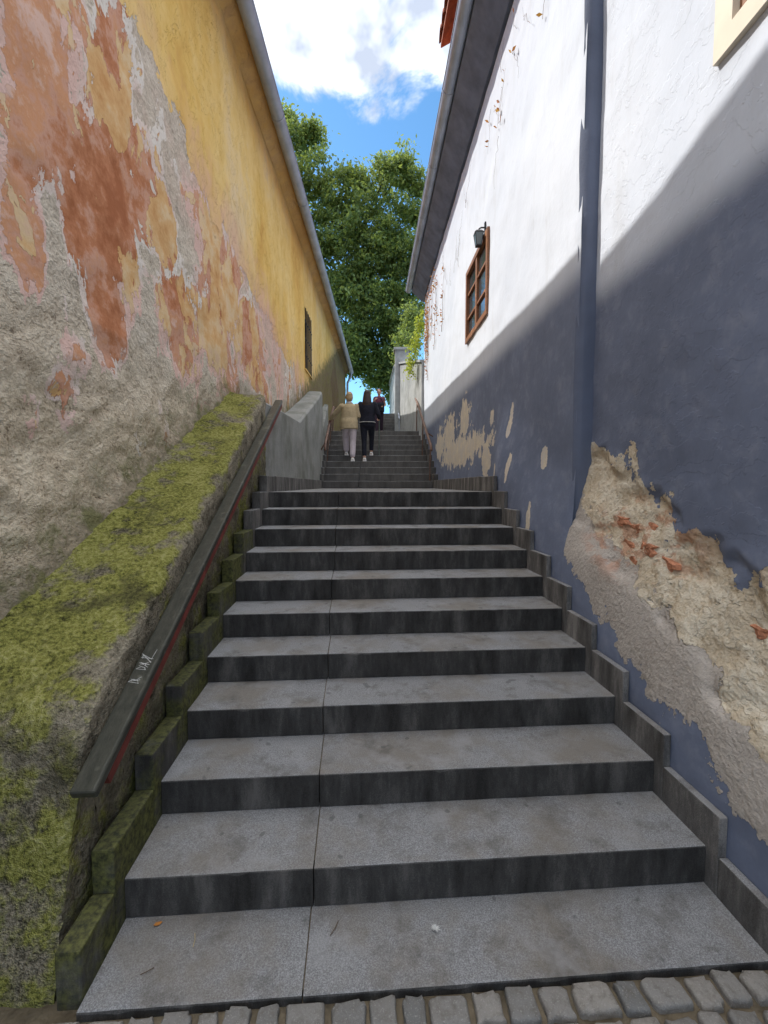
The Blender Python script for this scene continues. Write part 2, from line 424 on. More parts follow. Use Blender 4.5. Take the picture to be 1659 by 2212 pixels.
FRONT = -T+.022
cm = MB(); tones = []
def cobble(s0, s1, l0, l1, zt):
    vs = []
    cs, cl = (s0+s1)/2, (l0+l1)/2; hs, hl = (s1-s0)/2, (l1-l0)/2
    n = 16; jit = [random.uniform(-.006, .006) for _ in range(n)]; tl = random.uniform(-.05, .05)
    def ring(k, z, jz=0):
        for i in range(n):
            th = 2*math.pi*(i+.5)/n; c, s_ = math.cos(th), math.sin(th)
            e = .30
            px = math.copysign(abs(c)**e, c); py = math.copysign(abs(s_)**e, s_)
            vs.append(P(cs+py*(hs*k+jit[i]), cl+px*(hl*k+jit[i]), z+random.uniform(-jz, jz)+tl*px*hl))
    ring(1, zt-.08); ring(1, zt-.014); ring(.95, zt-.004, .001); ring(.84, zt, .002); ring(.4, zt, .003)
    fs = []
    for r in range(4):
        for i in range(n): fs.append((r*n+i, r*n+(i+1)%n, (r+1)*n+(i+1)%n, (r+1)*n+i))
    fs.append(tuple(4*n+i for i in range(n)))
    cm.add(vs, fs); t = random.random(); tones.extend([t]*len(vs))
s = FRONT-.008
while s > -3.2:
    d = random.uniform(.10, .13); l = -3.0 - random.random()*.1
    while l < 3:
        w = random.uniform(.085, .15)
        if not (s > -.45 and l < -1.30):
            cobble(s-d+.012, s-random.uniform(0, .010), l+.006, l+w-.012, -.006+random.uniform(-.006, .004))
        l += w
    s -= d
co_ = build('cobblestone_pavement', cm, M['cobble'], smooth=True)
at = co_.data.attributes.new('tone', 'FLOAT', 'POINT'); at.data.foreach_set('value', tones); struct(co_)

# ------------------------------------------------------------------ lower staircase
st = thing('stone_staircase', 'lower flight of worn grey granite steps rising from the cobbles', 'staircase', (C1.x, 1.35, 0))
def fbox(mb, s0, s1, l0, l1, z0, z1):
    c = [P(s0,l0,z0),P(s0,l1,z0),P(s1,l1,z0),P(s1,l0,z0),P(s0,l0,z1),P(s0,l1,z1),P(s1,l1,z1),P(s1,l0,z1)]
    mb.hexa(c)
def slab(s0, s1, a, b, z0, z1, mat, root):
    nl = max(4, int((b-a)/.04)); vs = []; fs = []
    sec = 9
    for i in range(nl+1):
        l = a+(b-a)*i/nl; j1 = .0012*fr(l, s0*3, z1*5, 12, 3); j2 = .0012*fr(l, s0*3+9, z1*5, 8, 3)
        ch = .006+.003*abs(fr(l, s0*7, z1, 12, 2))
        if random.random() < .05: ch += .008
        for (ss, zz) in ((s1, z0), (s0+j1, z0), (s0+j1, z1-ch), (s0+j1+ch*.3, z1-ch*.3), (s0+j1+ch, z1), (s0+.12, z1+j2-.001), ((s0+s1)/2, z1+j2*.7-.001), (s1-.08, z1), (s1, z1)):
            vs.append(P(ss, l, zz))
    for i in range(nl):
        for k in range(sec):
            fs.append((i*sec+k, i*sec+(k+1)%sec, (i+1)*sec+(k+1)%sec, (i+1)*sec+k))
    fs.append(tuple(range(sec-1,-1,-1))); fs.append(tuple(nl*sec+k for k in range(sec)))
    mb = MB(); mb.add(vs, fs); build('step_slab', mb, mat, root)
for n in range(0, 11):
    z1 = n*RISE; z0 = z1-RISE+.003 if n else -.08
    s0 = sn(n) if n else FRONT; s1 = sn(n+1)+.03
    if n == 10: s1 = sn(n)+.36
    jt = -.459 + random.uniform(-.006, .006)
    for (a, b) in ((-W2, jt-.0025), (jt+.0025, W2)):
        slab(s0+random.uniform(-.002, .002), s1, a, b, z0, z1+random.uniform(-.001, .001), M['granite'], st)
core = MB()
for n in range(0, 10):
    fbox(core, sn(n)+.05, sn(10)+.3, -W2+.01, W2-.01, n*RISE-.3, n*RISE-.01)
build('stair_core', core, M['dirt'], st)
for n in range(0, 11):
    s0 = sn(n)-.06; s1 = sn(n+1)-.063; z1 = n*RISE+.165
    if n == 10: s1 = s0+.5
    mb = MB(); fbox(mb, s0 if n else -.27, s1, -1.26, -W2-.003, z1-.42-(0 if n else .1), z1+random.uniform(-.004, .004))
    build('skirting_stone', mb, M['plate_moss'] if n < 8 else M['plate'], st, bevel=.008)
    mb = MB(); fbox(mb, s0, s1, W2+.003, W2+PT, z1-.42, z1+random.uniform(-.004, .004))
    build('skirting_stone', mb, M['plate'], st, bevel=.006)
lm = MB()
y0l, y0r = P(sn(10)+.362, -W2, 0), P(sn(10)+.362, W2, 0)
q = [(y0l.x, y0l.y), (y0r.x, y0r.y), (1.066, 9.597), (-1.34, 9.597)]
lm.hexa([(x, y, 1.2) for x, y in q]+[(x, y, 1.598) for x, y in q])
build('landing_slab', lm, M['granite'], st)
pe = P(sn(10)+.44, -W2, 0); pr = P(sn(10)+.44, W2, 0)
mb = MB(); q = [(pe.x-.15, pe.y), (pe.x-.004, pe.y), (-1.344, 9.5), (-1.5, 9.5)]
mb.hexa([(x, y, 1.4) for x, y in q]+[(x, y, 1.772) for x, y in q]); build('skirting_stone', mb, M['plate'], st, bevel=.006)
mb = MB(); q = [(pr.x+.004, pr.y), (xw(pr.y)+.03, pr.y), (xw(9.5)+.03, 9.5), (1.07, 9.5)]
mb.hexa([(x, y, 1.4) for x, y in q]+[(x, y, 1.772) for x, y in q]); build('skirting_stone', mb, M['plate'], st, bevel=.006)

us = thing('stone_staircase', 'upper flight of grey steps beyond the landing with two people climbing it', 'staircase', (0, 9.6, 1.6))
for k in range(1, 11):
    y0 = 9.6+(k-1)*T; y1 = y0+T+.03; z1 = 1.6+k*RISE
    f0 = (y0-9.6)/2.96; xl = -1.34-.16*f0; xr = 1.066-.016*f0
    if k == 10: y1 = y0+.4
    for (a, b) in ((xl, -.56), (-.554, xr)):
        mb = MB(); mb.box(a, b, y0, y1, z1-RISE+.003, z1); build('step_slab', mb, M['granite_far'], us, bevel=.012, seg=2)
    for (a, b) in ((xl-.2, xl-.003), (xr+.003, xw(y0)+.05)):
        mb = MB(); mb.box(a, b, y0-.06, y0+T-.063, z1-.3, z1+.15); build('skirting_stone', mb, M['granite_far'], us, bevel=.005, seg=1)
mb = MB(); mb.hexa([(-1.3,9.7,1.0),(1.0,9.7,1.0),(1.0,13,1.0),(-1.4,13,1.0),(-1.3,9.7,1.55),(1.0,9.7,1.55),(1.0,13,3.1),(-1.4,13,3.1)]); build('stair_core', mb, M['dirt'], us)
mb = MB(); mb.box(-1.72, .99, 12.963, 16.497, 2.8, 3.198); build('landing_slab', mb, M['granite'], us)
ts = thing('stone_staircase', 'topmost short flight of steps far up the alley below the tree', 'staircase', (0, 16.5, 3.2))
for k in range(1, 11):
    y0 = 16.5+(k-1)*T; z1 = 3.2+k*RISE; y1 = y0+T+.03 if k < 10 else y0+2.5
    mb = MB(); mb.box(-1.7, .60-.01*k, y0, y1, z1-RISE+.003, z1); build('step_slab', mb, M['granite_far'], ts, bevel=.012, seg=2)

# ------------------------------------------------------------------ left house
def wall_grid(path, zs, disp, hole=None):
    mb = MB(); nz_ = len(zs)
    for (x, y, nx, ny) in path:
        for z in zs:
            d = disp(x, y, z)
            mb.v.append((x+nx*d, y+ny*d, z))
    for i in range(len(path)-1):
        for j in range(nz_-1):
            yc = (path[i][1]+path[i+1][1])/2; zc = (zs[j]+zs[j+1])/2
            if hole and hole(yc, zc): continue
            a = i*nz_+j; mb.f.append((a, a+1, a+nz_+1, a+nz_))
    return mb
def lin(a, b, st_, extra=()):
    n = max(1, round((b-a)/st_)); v = [a+(b-a)*i/n for i in range(n+1)]
    for e in extra:
        v = [q for q in v if abs(q-e) > st_*.45] + [e]
    return sorted(v)
def flipx(o, sgn):
    bm = bmesh.new(); bm.from_mesh(o.data)
    c = [f for f in bm.faces if f.normal.x*sgn < -.3 or (abs(f.normal.x) <= .3 and f.normal.y > .5)]
    for f in c: f.normal_flip()
    bm.to_mesh(o.data); bm.free()

lh = thing('house', 'ochre yellow house with flaking plaster wall on the left of the steps', 'house', (XL, 8, 0))
WY0, WY1, WZ0, WZ1 = 9.7, 10.6, 4.2, 5.5
def dl(x, y, z):
    e = 1-sst(2.2, 3.3, z+.5*fr(y, z, 3, .8, 3))
    d = .018*fr(x, y, z, .7, 3) + .010*fr(x, y, z, 4, 3)
    lay = fr(x, y, z*1.2, 2.6, 4)*3; stp = (math.floor(lay)+sst(.75, 1, lay-math.floor(lay)))/3
    d += e*(.014*fr(x, y, z, 6, 5)+.024*stp+.009*fr(x, y, z, 18, 2)-.003)
    zl = .52*min(y, 4.9)+.02
    d += .07*max(0, 1-max(0, z-zl)/.30)**2 if y < 5.2 else 0
    return d
ly = lin(-1, 1.4, .08)[:-1] + lin(1.4, 6, .030)[:-1] + lin(6, 8.5, .06) + lin(8.6, 20, .11, (WY0, WY1))
lz = lin(-.4, 3.4, .030)[:-1] + lin(3.4, 6.7, .06, (WZ0, WZ1))
mb = wall_grid([(XL, y, 1, 0) for y in ly], lz, dl, lambda y, z: WY0 < y < WY1 and WZ0 < z < WZ1)
o = build('wall', mb, M['lw'], lh, smooth=True, fix=False); flipx(o, 1)
mb = MB(); mb.box(-8, XL-.25, 19.7, 20.0, -.4, 6.6); mb.box(-8, XL-.25, -1, -.75, -.4, 6.6); mb.box(-8, -7.8, -.7, 19.6, -.4, 6.6)
mb.box(XL-.30, XL-.06, 19.4, 20.0, -.4, 6.5); mb.box(XL-.5, XL-.06, -1, -.8, -.4, 6.6)
build('rear_wall', mb, M['lw'], lh)
mb = MB()
prof = [(XL-.1, 6.64), (XL+.0, 6.64), (XL+.18, 6.735), (XL+.18, 6.76), (XL-.1, 6.76)]
mb.prism(prof, -1.2, 20.1); build('eaves_soffit', mb, M['lw'], lh, smooth=False)
mb = MB(); mb.prism([(-1.53, 6.77), (-4.9, 9.3), (-8.4, 6.6), (-8.4, 6.76), (-4.9, 9.45), (-1.50, 6.87)], -1.3, 20.2); build('roof', mb, M['tile'], lh)
mb = MB(); ky = [(4.55, 0.0), (4.0, .10), (3.4, .26), (2.8, .34), (-1.3, .36)]
for (y, k) in ky: mb.v += [(-1.36, y, 6.74), (-1.36, y, 6.76+k), (-1.9, y, 7.19+k*.6), (-1.9, y, 6.9)]
for i in range(len(ky)-1):
    for k in range(4): mb.f.append((4*i+k, 4*i+(k+1)%4, 4*i+4+(k+1)%4, 4*i+4+k))
mb.f += [(0,1,2,3), tuple(4*len(ky)-4+k for k in range(4))]
build('shadow_wedge', mb, M['tile'], lh)  # unseen wedge added to bend the shadow on the near right wall
for ya, yb in ((19.75, 19.95), (-.95, -.8)):
    mb = MB(); mb.prism([(-1.9, 6.5), (-4.9, 8.9), (-7.9, 6.5)], ya, yb); build('gable', mb, M['lw'], lh)
def gutter_prof(x, z, r, th=.006):
    a = [(x+r*math.cos(t), z+r*math.sin(t)) for t in [math.pi+math.pi*i/14 for i in range(15)]]
    b = [(x+(r-th)*math.cos(t), z+(r-th)*math.sin(t)) for t in [2*math.pi-math.pi*i/14 for i in range(15)]]
    return a+b
LG = -1.46
mb = MB(); mb.prism(gutter_prof(LG, 6.74, .085), -1.2, 20.15)
mb.tube([(LG+.083, -1.2, 6.74), (LG+.083, 20.15, 6.74)], .011, 8)
build('gutter', mb, M['zinc'], lh)
for i in range(11):
    mb = MB(); y = .8+1.85*i
    mb.prism(gutter_prof(LG, 6.74, .092, .006), y, y+.05); build('gutter_bracket', mb, M['zinc'], lh)
mb = MB(); mb.tube([(LG, 19.85, 6.66), (LG, 19.85, 6.5), (-1.62, 19.85, 6.2), (-1.64, 19.85, 4.9)], .05, 10); build('downpipe', mb, M['zinc'], lh, smooth=True)
wf = MB(); d = XL-.10
for (a, b, c_, e) in ((WY0, WY1, WZ0, WZ0+.06), (WY0, WY1, WZ1-.06, WZ1), (WY0, WY0+.06, WZ0+.06, WZ1-.06), (WY1-.06, WY1, WZ0+.06, WZ1-.06), ((WY0+WY1)/2-.03, (WY0+WY1)/2+.03, WZ0+.06, WZ1-.06)):
    wf.box(d-.05, d, a, b, c_, e)
wfo = build('window', wf, M['darkwood'], lh)
mb = MB(); mb.box(d-.04, d-.03, WY0+.05, WY1-.05, WZ0+.05, WZ1-.05); build('pane', mb, M['glass'], wfo)
mb = MB()
mb.box(XL-.3, XL+.012, WY0-.03, WY0, WZ0-.03, WZ1+.03); mb.box(XL-.3, XL+.012, WY1, WY1+.03, WZ0-.03, WZ1+.03); mb.box(XL-.3, XL+.012, WY0, WY1, WZ1, WZ1+.03); mb.box(XL-.3, XL+.03, WY0, WY1, WZ0-.03, WZ0)
build('reveal', mb, M['lw'], wfo)
mb = MB()
for i in range(5):
    y = WY0+.1+i*.175; mb.tube([(XL+.02, y, WZ0), (XL+.02, y, WZ1)], .009, 6)
for z in (4.5, 4.85, 5.2): mb.tube([(XL+.02, WY0, z), (XL+.02, WY1, z)], .009, 6)
build('window_grille', mb, M['dark'], wfo)

# ------------------------------------------------------------------ mossy parapet
pw = thing('parapet_wall', 'straight sloping moss covered parapet under the long dark handrail', 'wall', P(1.5, -1.5, 0))
def ztop(s): return .885 + .5376*(s-.055)
FACE = -1.265
def vdisp(p, a=1.0):
    q = Vector(p)
    n1 = mn.noise_vector(q*2.5)*.008 + mn.noise_vector(q*9)*.008 + mn.noise_vector(q*27)*.007 + mn.noise_vector(q*60)*.005
    return q + n1*a
mb = MB(); S = [i*.027 for i in range(0, 125)]
nt, nf = 28, 50; raw0 = []
for s in S:
    e = P(s, FACE, 0); zt = ztop(s); r = .065
    xwall = XL-.03
    row_ = []
    for i in range(nt):
        f = i/(nt-1); x = xwall+(e.x-r-xwall)*f
        z = zt+.015 + .05*(1-f)**3 - .03*(1-f)**.5*f + .008*math.sin(f*math.pi)
        row_.append((x, e.y-(1-f)*.01, z))
    for i in range(1, 7):
        th = math.pi/2*(1-i/6); row_.append((e.x-r+r*math.cos(th), e.y, zt+.015-r+r*math.sin(th)))
    zb = s*.486-.35
    for i in range(1, nf):
        f = i/(nf-1); row_.append((e.x-.012*math.sin(f*3.1), e.y, (zt+.015-r)*(1-f)+zb*f))
    if not raw0: raw0 = row_
    mb.v += [vdisp(p) for p in row_]
nc = nt+6+nf-1
for i in range(len(S)-1):
    for j in range(nc-1):
        a = i*nc+j; mb.f.append((a, a+1, a+1+nc, a+nc))
base = len(mb.v); NV = 44; nx = nt+5
def front(p0, f, g_):
    x, y, z0 = p0; z = z0*(1-g_)-.2*g_
    rnd = .05*(1-(1-min(1, g_*7))**2)
    return (x, y-rnd-.24*g_, z)
for j in range(nx+1):
    for i in range(NV+1): mb.v.append(vdisp(front(raw0[j], j/nx, i/NV)))
for j in range(nx):
    for i in range(NV):
        a = base+j*(NV+1)+i; mb.f.append((a, a+1, a+NV+2, a+NV+1))
base2 = len(mb.v); NK = 8
for i in range(NV+1):
    p = Vector(front(raw0[nx], 1, i/NV)); e = P(0, FACE, 0); q_ = Vector((raw0[nx][0]-.012*math.sin(i/NV*3.1), e.y, p.z))
    for k in range(NK+1): mb.v.append(vdisp(p.lerp(q_, k/NK)))
for i in range(NV):
    for k in range(NK):
        a = base2+i*(NK+1)+k; mb.f.append((a, a+1, a+NK+2, a+NK+1))
b3 = (len(S)-1)*nc; e = P(S[-1], FACE, 0)
cap = [mb.v[b3+j] for j in range(nc)] + [(XL-.03, e.y, -.2)]
o3 = len(mb.v); mb.v += cap; mb.f.append(tuple(range(o3, o3+len(cap))))
build('wall_body', mb, M['moss'], pw, smooth=True)

pg = thing('parapet_wall', 'smoother grey rendered parapet along the landing, dipping then rising with the upper steps', 'wall', (-1.5, 8, 1.6))
mb = MB()
tops = [(4.88, 2.60), (5.6, 2.64), (7.2, 2.70), (10.3, 3.82), (10.45, 3.82), (10.6, 3.0), (12.9, 4.0)]
def fx(y): return -1.33-.012*(y-4.95) if y < 9.6 else -1.386-.07*(y-9.6)
yl = [t[0] for t in tops]+[9.6]; yl.sort()
def zt2(y):
    for (a, b), (c, d) in zip(tops, tops[1:]):
        if y <= c: return b+(d-b)*(y-a)/(c-a)
    return 4.0
for y in yl:
    xf = max(fx(y), XL+.03); zt = zt2(y); zb = 1.3 if y < 9.61 else 1.3+.486*(y-9.6)
    mb.v += [(XL-.05, y, zb), (XL-.05, y, zt+.02), (xf-.03, y, zt+.005), (xf, y, zt-.025), (xf, y, zb)]
for i in range(len(yl)-1):
    for j in range(5):
        mb.f.append((i*5+j, i*5+(j+1)%5, i*5+5+(j+1)%5, i*5+5+j))
mb.f += [tuple(range(5)), tuple(len(mb.v)-5+k for k in range(5))]
build('wall_body', mb, M['conc'], pg)

# ------------------------------------------------------------------ handrails
RL = -1.198
hr = thing('handrail', 'long worn dark handrail scrawled with white graffiti, on the mossy parapet', 'handrail', P(-.155, RL, .66))
RA = P(-.185, RL, .625); RB = P(3.89, RL-.012, 2.69)
ax = (RB-RA).normalized(); side = L.copy(); upv = side.cross(ax).normalized()
if upv.z < 0: upv = -upv
def rbox(mb, a, b, w0, w1, h0, h1):
    c = []
    for h in (h0, h1):
        for (pp, w) in ((a, w0), (a, w1), (b, w1), (b, w0)): c.append(pp+side*w+upv*h)
    mb.hexa(c)
mb = MB(); rbox(mb, RA, RB, -.044, .044, -.010, .028); build('rail', mb, M['rail'], hr, bevel=.011, seg=3)
mb = MB(); rbox(mb, RA+ax*.07, RB-ax*.05, -.016, .041, -.052, -.011); build('rail_strip', mb, M['iron'], hr, bevel=.003)
for f in (.115, .37, .62, .86):
    p = RA+(RB-RA)*f; w = P((p-C1).dot(D), FACE-.03, p.z-.06)
    mb = MB(); mb.tube([p-upv*.044, p-upv*.07, w], .011, 8); mb.ell(w+L*.032, (.012, .035, .035)); build('bracket', mb, M['iron'], hr, smooth=True)
lets = {'D': [[(0,0),(.1,1.1),(.7,.7),(.5,.2),(-.1,.05)]], 'K': [[(0,-.1),(.1,1)],[(.7,1.1),(.05,.45),(.8,-.1)]], 'A': [[(-.1,0),(.4,1.15),(.7,-.05)],[(0,.35),(.7,.5)]],
        'X': [[(-.1,-.1),(.75,1.1)],[(0,1),(.7,-.15)]], 'Z': [[(-.1,.95),(.8,1.1),(0,0),(2.4,-.1)]]}
def scrawl(txt, s0, size, w0, gap):
    mb = MB(); cur = s0
    for ch in txt:
        sk = random.uniform(-.3, .8); sz = size*random.uniform(.7, 1.3); wj = w0+random.uniform(-.007, .004)
        for stx in lets[ch]:
            pts = [RA+ax*(cur+(a*.8+sk*b)*sz*.7)+side*(wj-b*sz)+upv*.0305 for a, b in stx]
            for a, b in zip(pts, pts[1:]):
                t = (b-a).normalized(); n_ = t.cross(upv)*random.uniform(.0005, .0010)
                i0 = len(mb.v); mb.v += [tuple(a-n_), tuple(a+n_), tuple(b+n_), tuple(b-n_)]; mb.f.append((i0, i0+1, i0+2, i0+3))
        cur += size*gap
    return mb
build('graffiti', scrawl('DK', .43, .034, .008, .5), M['chalk'], hr); build('graffiti', scrawl('DAXXZ', .50, .042, .016, .34), M['chalk'], hr)

def rail2(label, pts, posts, mat=M['rust'], r=.026):
    t = thing('handrail', label, 'handrail', pts[0])
    mb = MB(); mb.tube(pts, r, 10); build('rail', mb, mat, t, smooth=True)
    for (a, b) in posts:
        mb = MB(); mb.tube([a, b], .016, 8); build('post', mb, mat, t, smooth=True)
    return t
rail2('brown handrail along the grey parapet, gripped by the person in the beige jacket', [(-1.30, 9.75, 2.45), (-1.30, 9.85, 2.62), (-1.40, 12.3, 3.82), (-1.42, 12.7, 3.86)],
      [((-1.30, 9.86, 2.62), (-1.44, 9.86, 2.4)), ((-1.34, 10.8, 3.06), (-1.39, 10.8, 2.2)), ((-1.38, 11.9, 3.6), (-1.46, 11.9, 2.8)), ((-1.41, 12.6, 3.85), (-1.47, 12.6, 3.1))], r=.03)
rail2('brown handrail on the right of the upper flight against the white house', [(1.02, 9.55, 2.42), (1.02, 9.62, 2.52), (.94, 12.6, 4.0), (.94, 13.3, 4.25)],
      [((1.02, 9.7, 2.5), (1.0, 9.7, 1.62)), ((.98, 11.2, 3.3), (.97, 11.2, 2.4)), ((.94, 12.7, 4.0), (.93, 12.7, 3.2)), ((1.0, 10.4, 2.9), (1.16, 10.4, 2.8))], r=.03)
rail2('pale thin handrail on the topmost flight beside the garden wall', [(.56, 16.3, 4.1), (.5, 19.6, 5.7)], [((.56, 16.4, 4.1), (.56, 16.4, 3.2)), ((.53, 18, 4.9), (.53, 18, 3.9)), ((.5, 19.5, 5.65), (.5, 19.5, 4.7))], M['zinc'])

# ------------------------------------------------------------------ right house
rh = thing('house', 'white limewashed house with shade painted into the lower wall colour on the right of the steps', 'house', (1.5, 6, 0))
CY = 3.18; RW = (5.6, 6.82, 3.80, 4.84); NW = (1.2, 2.12, 3.57, 5.3); REC = .11
def hst(y, z): return z-max(0, .16+.5*(min(y, 4.75)-1.83))
fp = [(xw(CY)+.008, CY+.008, -.7, -.7)]
fp += [(xw(y), y, -1, 0) for y in lin(CY+.03, 12.1, .07, (RW[0], RW[1]))]
def dr(x, y, z): return .012*fr(x, y, z, .8, 3)+.006*fr(x, y, z, 4, 3)+base_out(y, hst(y, z))
rz = lin(-.4, 6.62, .07, (RW[2], RW[3]))
mb = wall_grid(fp, rz, dr, lambda y, z: RW[0] < y < RW[1] and RW[2] < z < RW[3])
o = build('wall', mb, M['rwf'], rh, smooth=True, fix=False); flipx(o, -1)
rp = [(xw(CY)+REC+.06, CY, 0, -1), (xw(CY)+REC*.66, CY-.004, 0, -1), (xw(CY)+REC*.33, CY-.006, 0, -1), (xw(CY)+.03, CY-.003, 0, -1), (xw(CY)+.008, CY+.008, -.7, -.7), (xw(CY)-.004, CY+.03, -1, 0)]
mb = wall_grid(rp, lin(1.0, 6.62, .07), lambda x, y, z: .012*fr(1.3, 3.2, z, .8, 3)+.008*fr(x, y, z, 3, 3))
o = build('pilaster_edge', mb, M['shaded'], rh, smooth=True, fix=False); flipx(o, -1)
def dn(x, y, z):
    h = hst(y, z); d = -REC*sst(.35, 1.25, h+.1*fr(y, z, 5, 2, 3)) + base_out(y, h)
    m = sst(.57, .65, h+.12*fr(y, z, 1, 4, 3))*(1-sst(1.06, 1.16, h+.12*fr(y, z, 8, 4, 3)))
    d += .010*fr(x, y, z, 1.2, 3)
    lay = fr(y*.8, z*1.3, 4, 4, 4); q = lay*5; stp = (math.floor(q)+sst(.7, 1, q-math.floor(q)))/5
    d += m*(.022*stp+.004*fr(x, y, z, 16, 3)-.024) + (1-m)*.003*fr(x, y, z, 6, 3)
    return d
np_ = [(xw(y), y, -1, 0) for y in lin(-1, .9, .08)[:-1]+lin(.9, CY, .014, (NW[0], NW[1]))]
mb = wall_grid(np_, lin(-.4, 2.4, .016)+lin(2.47, 6.62, .08, (NW[2], NW[3])), dn, lambda y, z: NW[0] < y < NW[1] and NW[2] < z < NW[3])
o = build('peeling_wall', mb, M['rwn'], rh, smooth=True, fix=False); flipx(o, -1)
for (y, z, w, h, a) in ((2.76,1.45,.095,.034,.15),(2.60,1.41,.06,.030,-.1),(2.48,1.43,.05,.028,.3),(2.46,1.31,.065,.034,.2),(2.64,1.31,.06,.030,.1),(2.55,1.22,.05,.028,.15),(2.30,1.25,.055,.030,.2),(1.80,1.06,.06,.03,.1)):
    mb = MB(); x = xw(y)-dn(xw(y), y, z); c, s_ = math.cos(a), math.sin(a); vs = []
    n = 16
    for (k, dx) in ((1.15, .03), (1.0, .007), (.78, -.001)):
        for i in range(n):
            th = 2*math.pi*i/n; e = .45; rr = 1+.5*fr(y*9, i*.9, 2, 1.3, 2)
            u = math.copysign(abs(math.cos(th))**e, math.cos(th))*w*k*rr; v = math.copysign(abs(math.sin(th))**e, math.sin(th))*h*k*rr
            vs.append((x+dx+random.uniform(-.004, .004), y+u*c-v*s_, z+u*s_+v*c))
    fs = [(r*n+i, r*n+(i+1)%n, (r+1)*n+(i+1)%n, (r+1)*n+i) for r in range(2) for i in range(n)]+[tuple(2*n+i for i in range(n)), tuple(range(n))]
    mb.add(vs, fs); build('exposed_brick', mb, M['brick'], rh)
mb = MB(); mb.box(xw(12)+.01, 8, 11.9, 12.098, -.4, 6.6); mb.box(1.9, 8, -1, -.8, -.4, 6.6); mb.box(7.8, 8, -.7, 11.8, -.4, 6.6)
build('rear_wall', mb, M['rwf'], rh)
def pr(prof, y0, y1, name, mat, **k):
    mb = MB(); mb.prism(prof, y0, y1, -.032*y0, -.032*y1); return build(name, mb, mat, rh, **k)
X0 = 1.4776
pr([(X0+.3, 6.66), (X0-.03, 6.66), (X0-.12, 6.74), (X0-.26, 6.88), (X0-.32, 6.93), (X0-.32, 7.0), (X0+.3, 7.0)], -1.2, 12.35, 'eaves_soffit', M['soffit'])
pr([(X0-.42, 7.06), (X0+3.2, 9.6), (X0+6.9, 6.9), (X0+6.9, 7.02), (X0+3.2, 9.75), (X0-.42, 7.14)], -1.3, 12.45, 'roof', M['tile'])
pr([(2.0, 6.5), (4.8, 9.2), (7.9, 6.6)], 11.9, 12.08, 'gable', M['rwf'])
GX = X0-.395
pr(gutter_prof(GX, 7.04, .085), -1.2, 12.5, 'gutter', M['zinc'])
mb = MB(); mb.tube([(GX-.084+.04, -1.2, 7.04), (GX-.084-.4, 12.5, 7.04)], .011, 8); build('gutter_bead', mb, M['zinc'], rh, smooth=True)
for i in range(9):
    y = .7+1.4*i; pr(gutter_prof(GX, 7.04, .092), y, y+.04, 'gutter_bracket', M['zinc'])
vr = MB()
for i in range(16):
    y = 3.2+.19*i; xo_ = X0-.55-.032*y
    n = 8
    vs = []
    for (xx, zz) in ((xo_, 7.56), (xo_+1.0, 8.25)):
        for rr in (.105, .085):
            for k in range(n+1):
                th = math.pi*k/n; vs.append((xx+.0, y+.1+rr*math.cos(th), zz+rr*math.sin(th)))
    m_ = n+1; fs = []
    for k in range(n):
        fs += [(k, k+1, 2*m_+k+1, 2*m_+k), (m_+k, m_+k+1, 3*m_+k+1, 3*m_+k), (k, k+1, m_+k+1, m_+k)]
    vr.add(vs, fs)
vr.hexa([(X0-.5-.1,3.1,7.5),(X0+.6,3.1,8.2),(X0+.6,6.25,8.2),(X0-.72,6.25,7.5),(X0-.5-.1,3.1,7.55),(X0+.6,3.1,8.3),(X0+.6,6.25,8.3),(X0-.72,6.25,7.55)])
vr.box(X0-.3, X0+.6, 3.2, 6.1, 7.1, 7.9)
build('dormer_roof', vr, M['tile'], rh)
def wbox(mb, o0, o1, y0, y1, z0, z1, xf=xw):
    mb.hexa([(xf(y0)+o0,y0,z0),(xf(y0)+o1,y0,z0),(xf(y1)+o1,y1,z0),(xf(y1)+o0,y1,z0),(xf(y0)+o0,y0,z1),(xf(y0)+o1,y0,z1),(xf(y1)+o1,y1,z1),(xf(y1)+o0,y1,z1)])
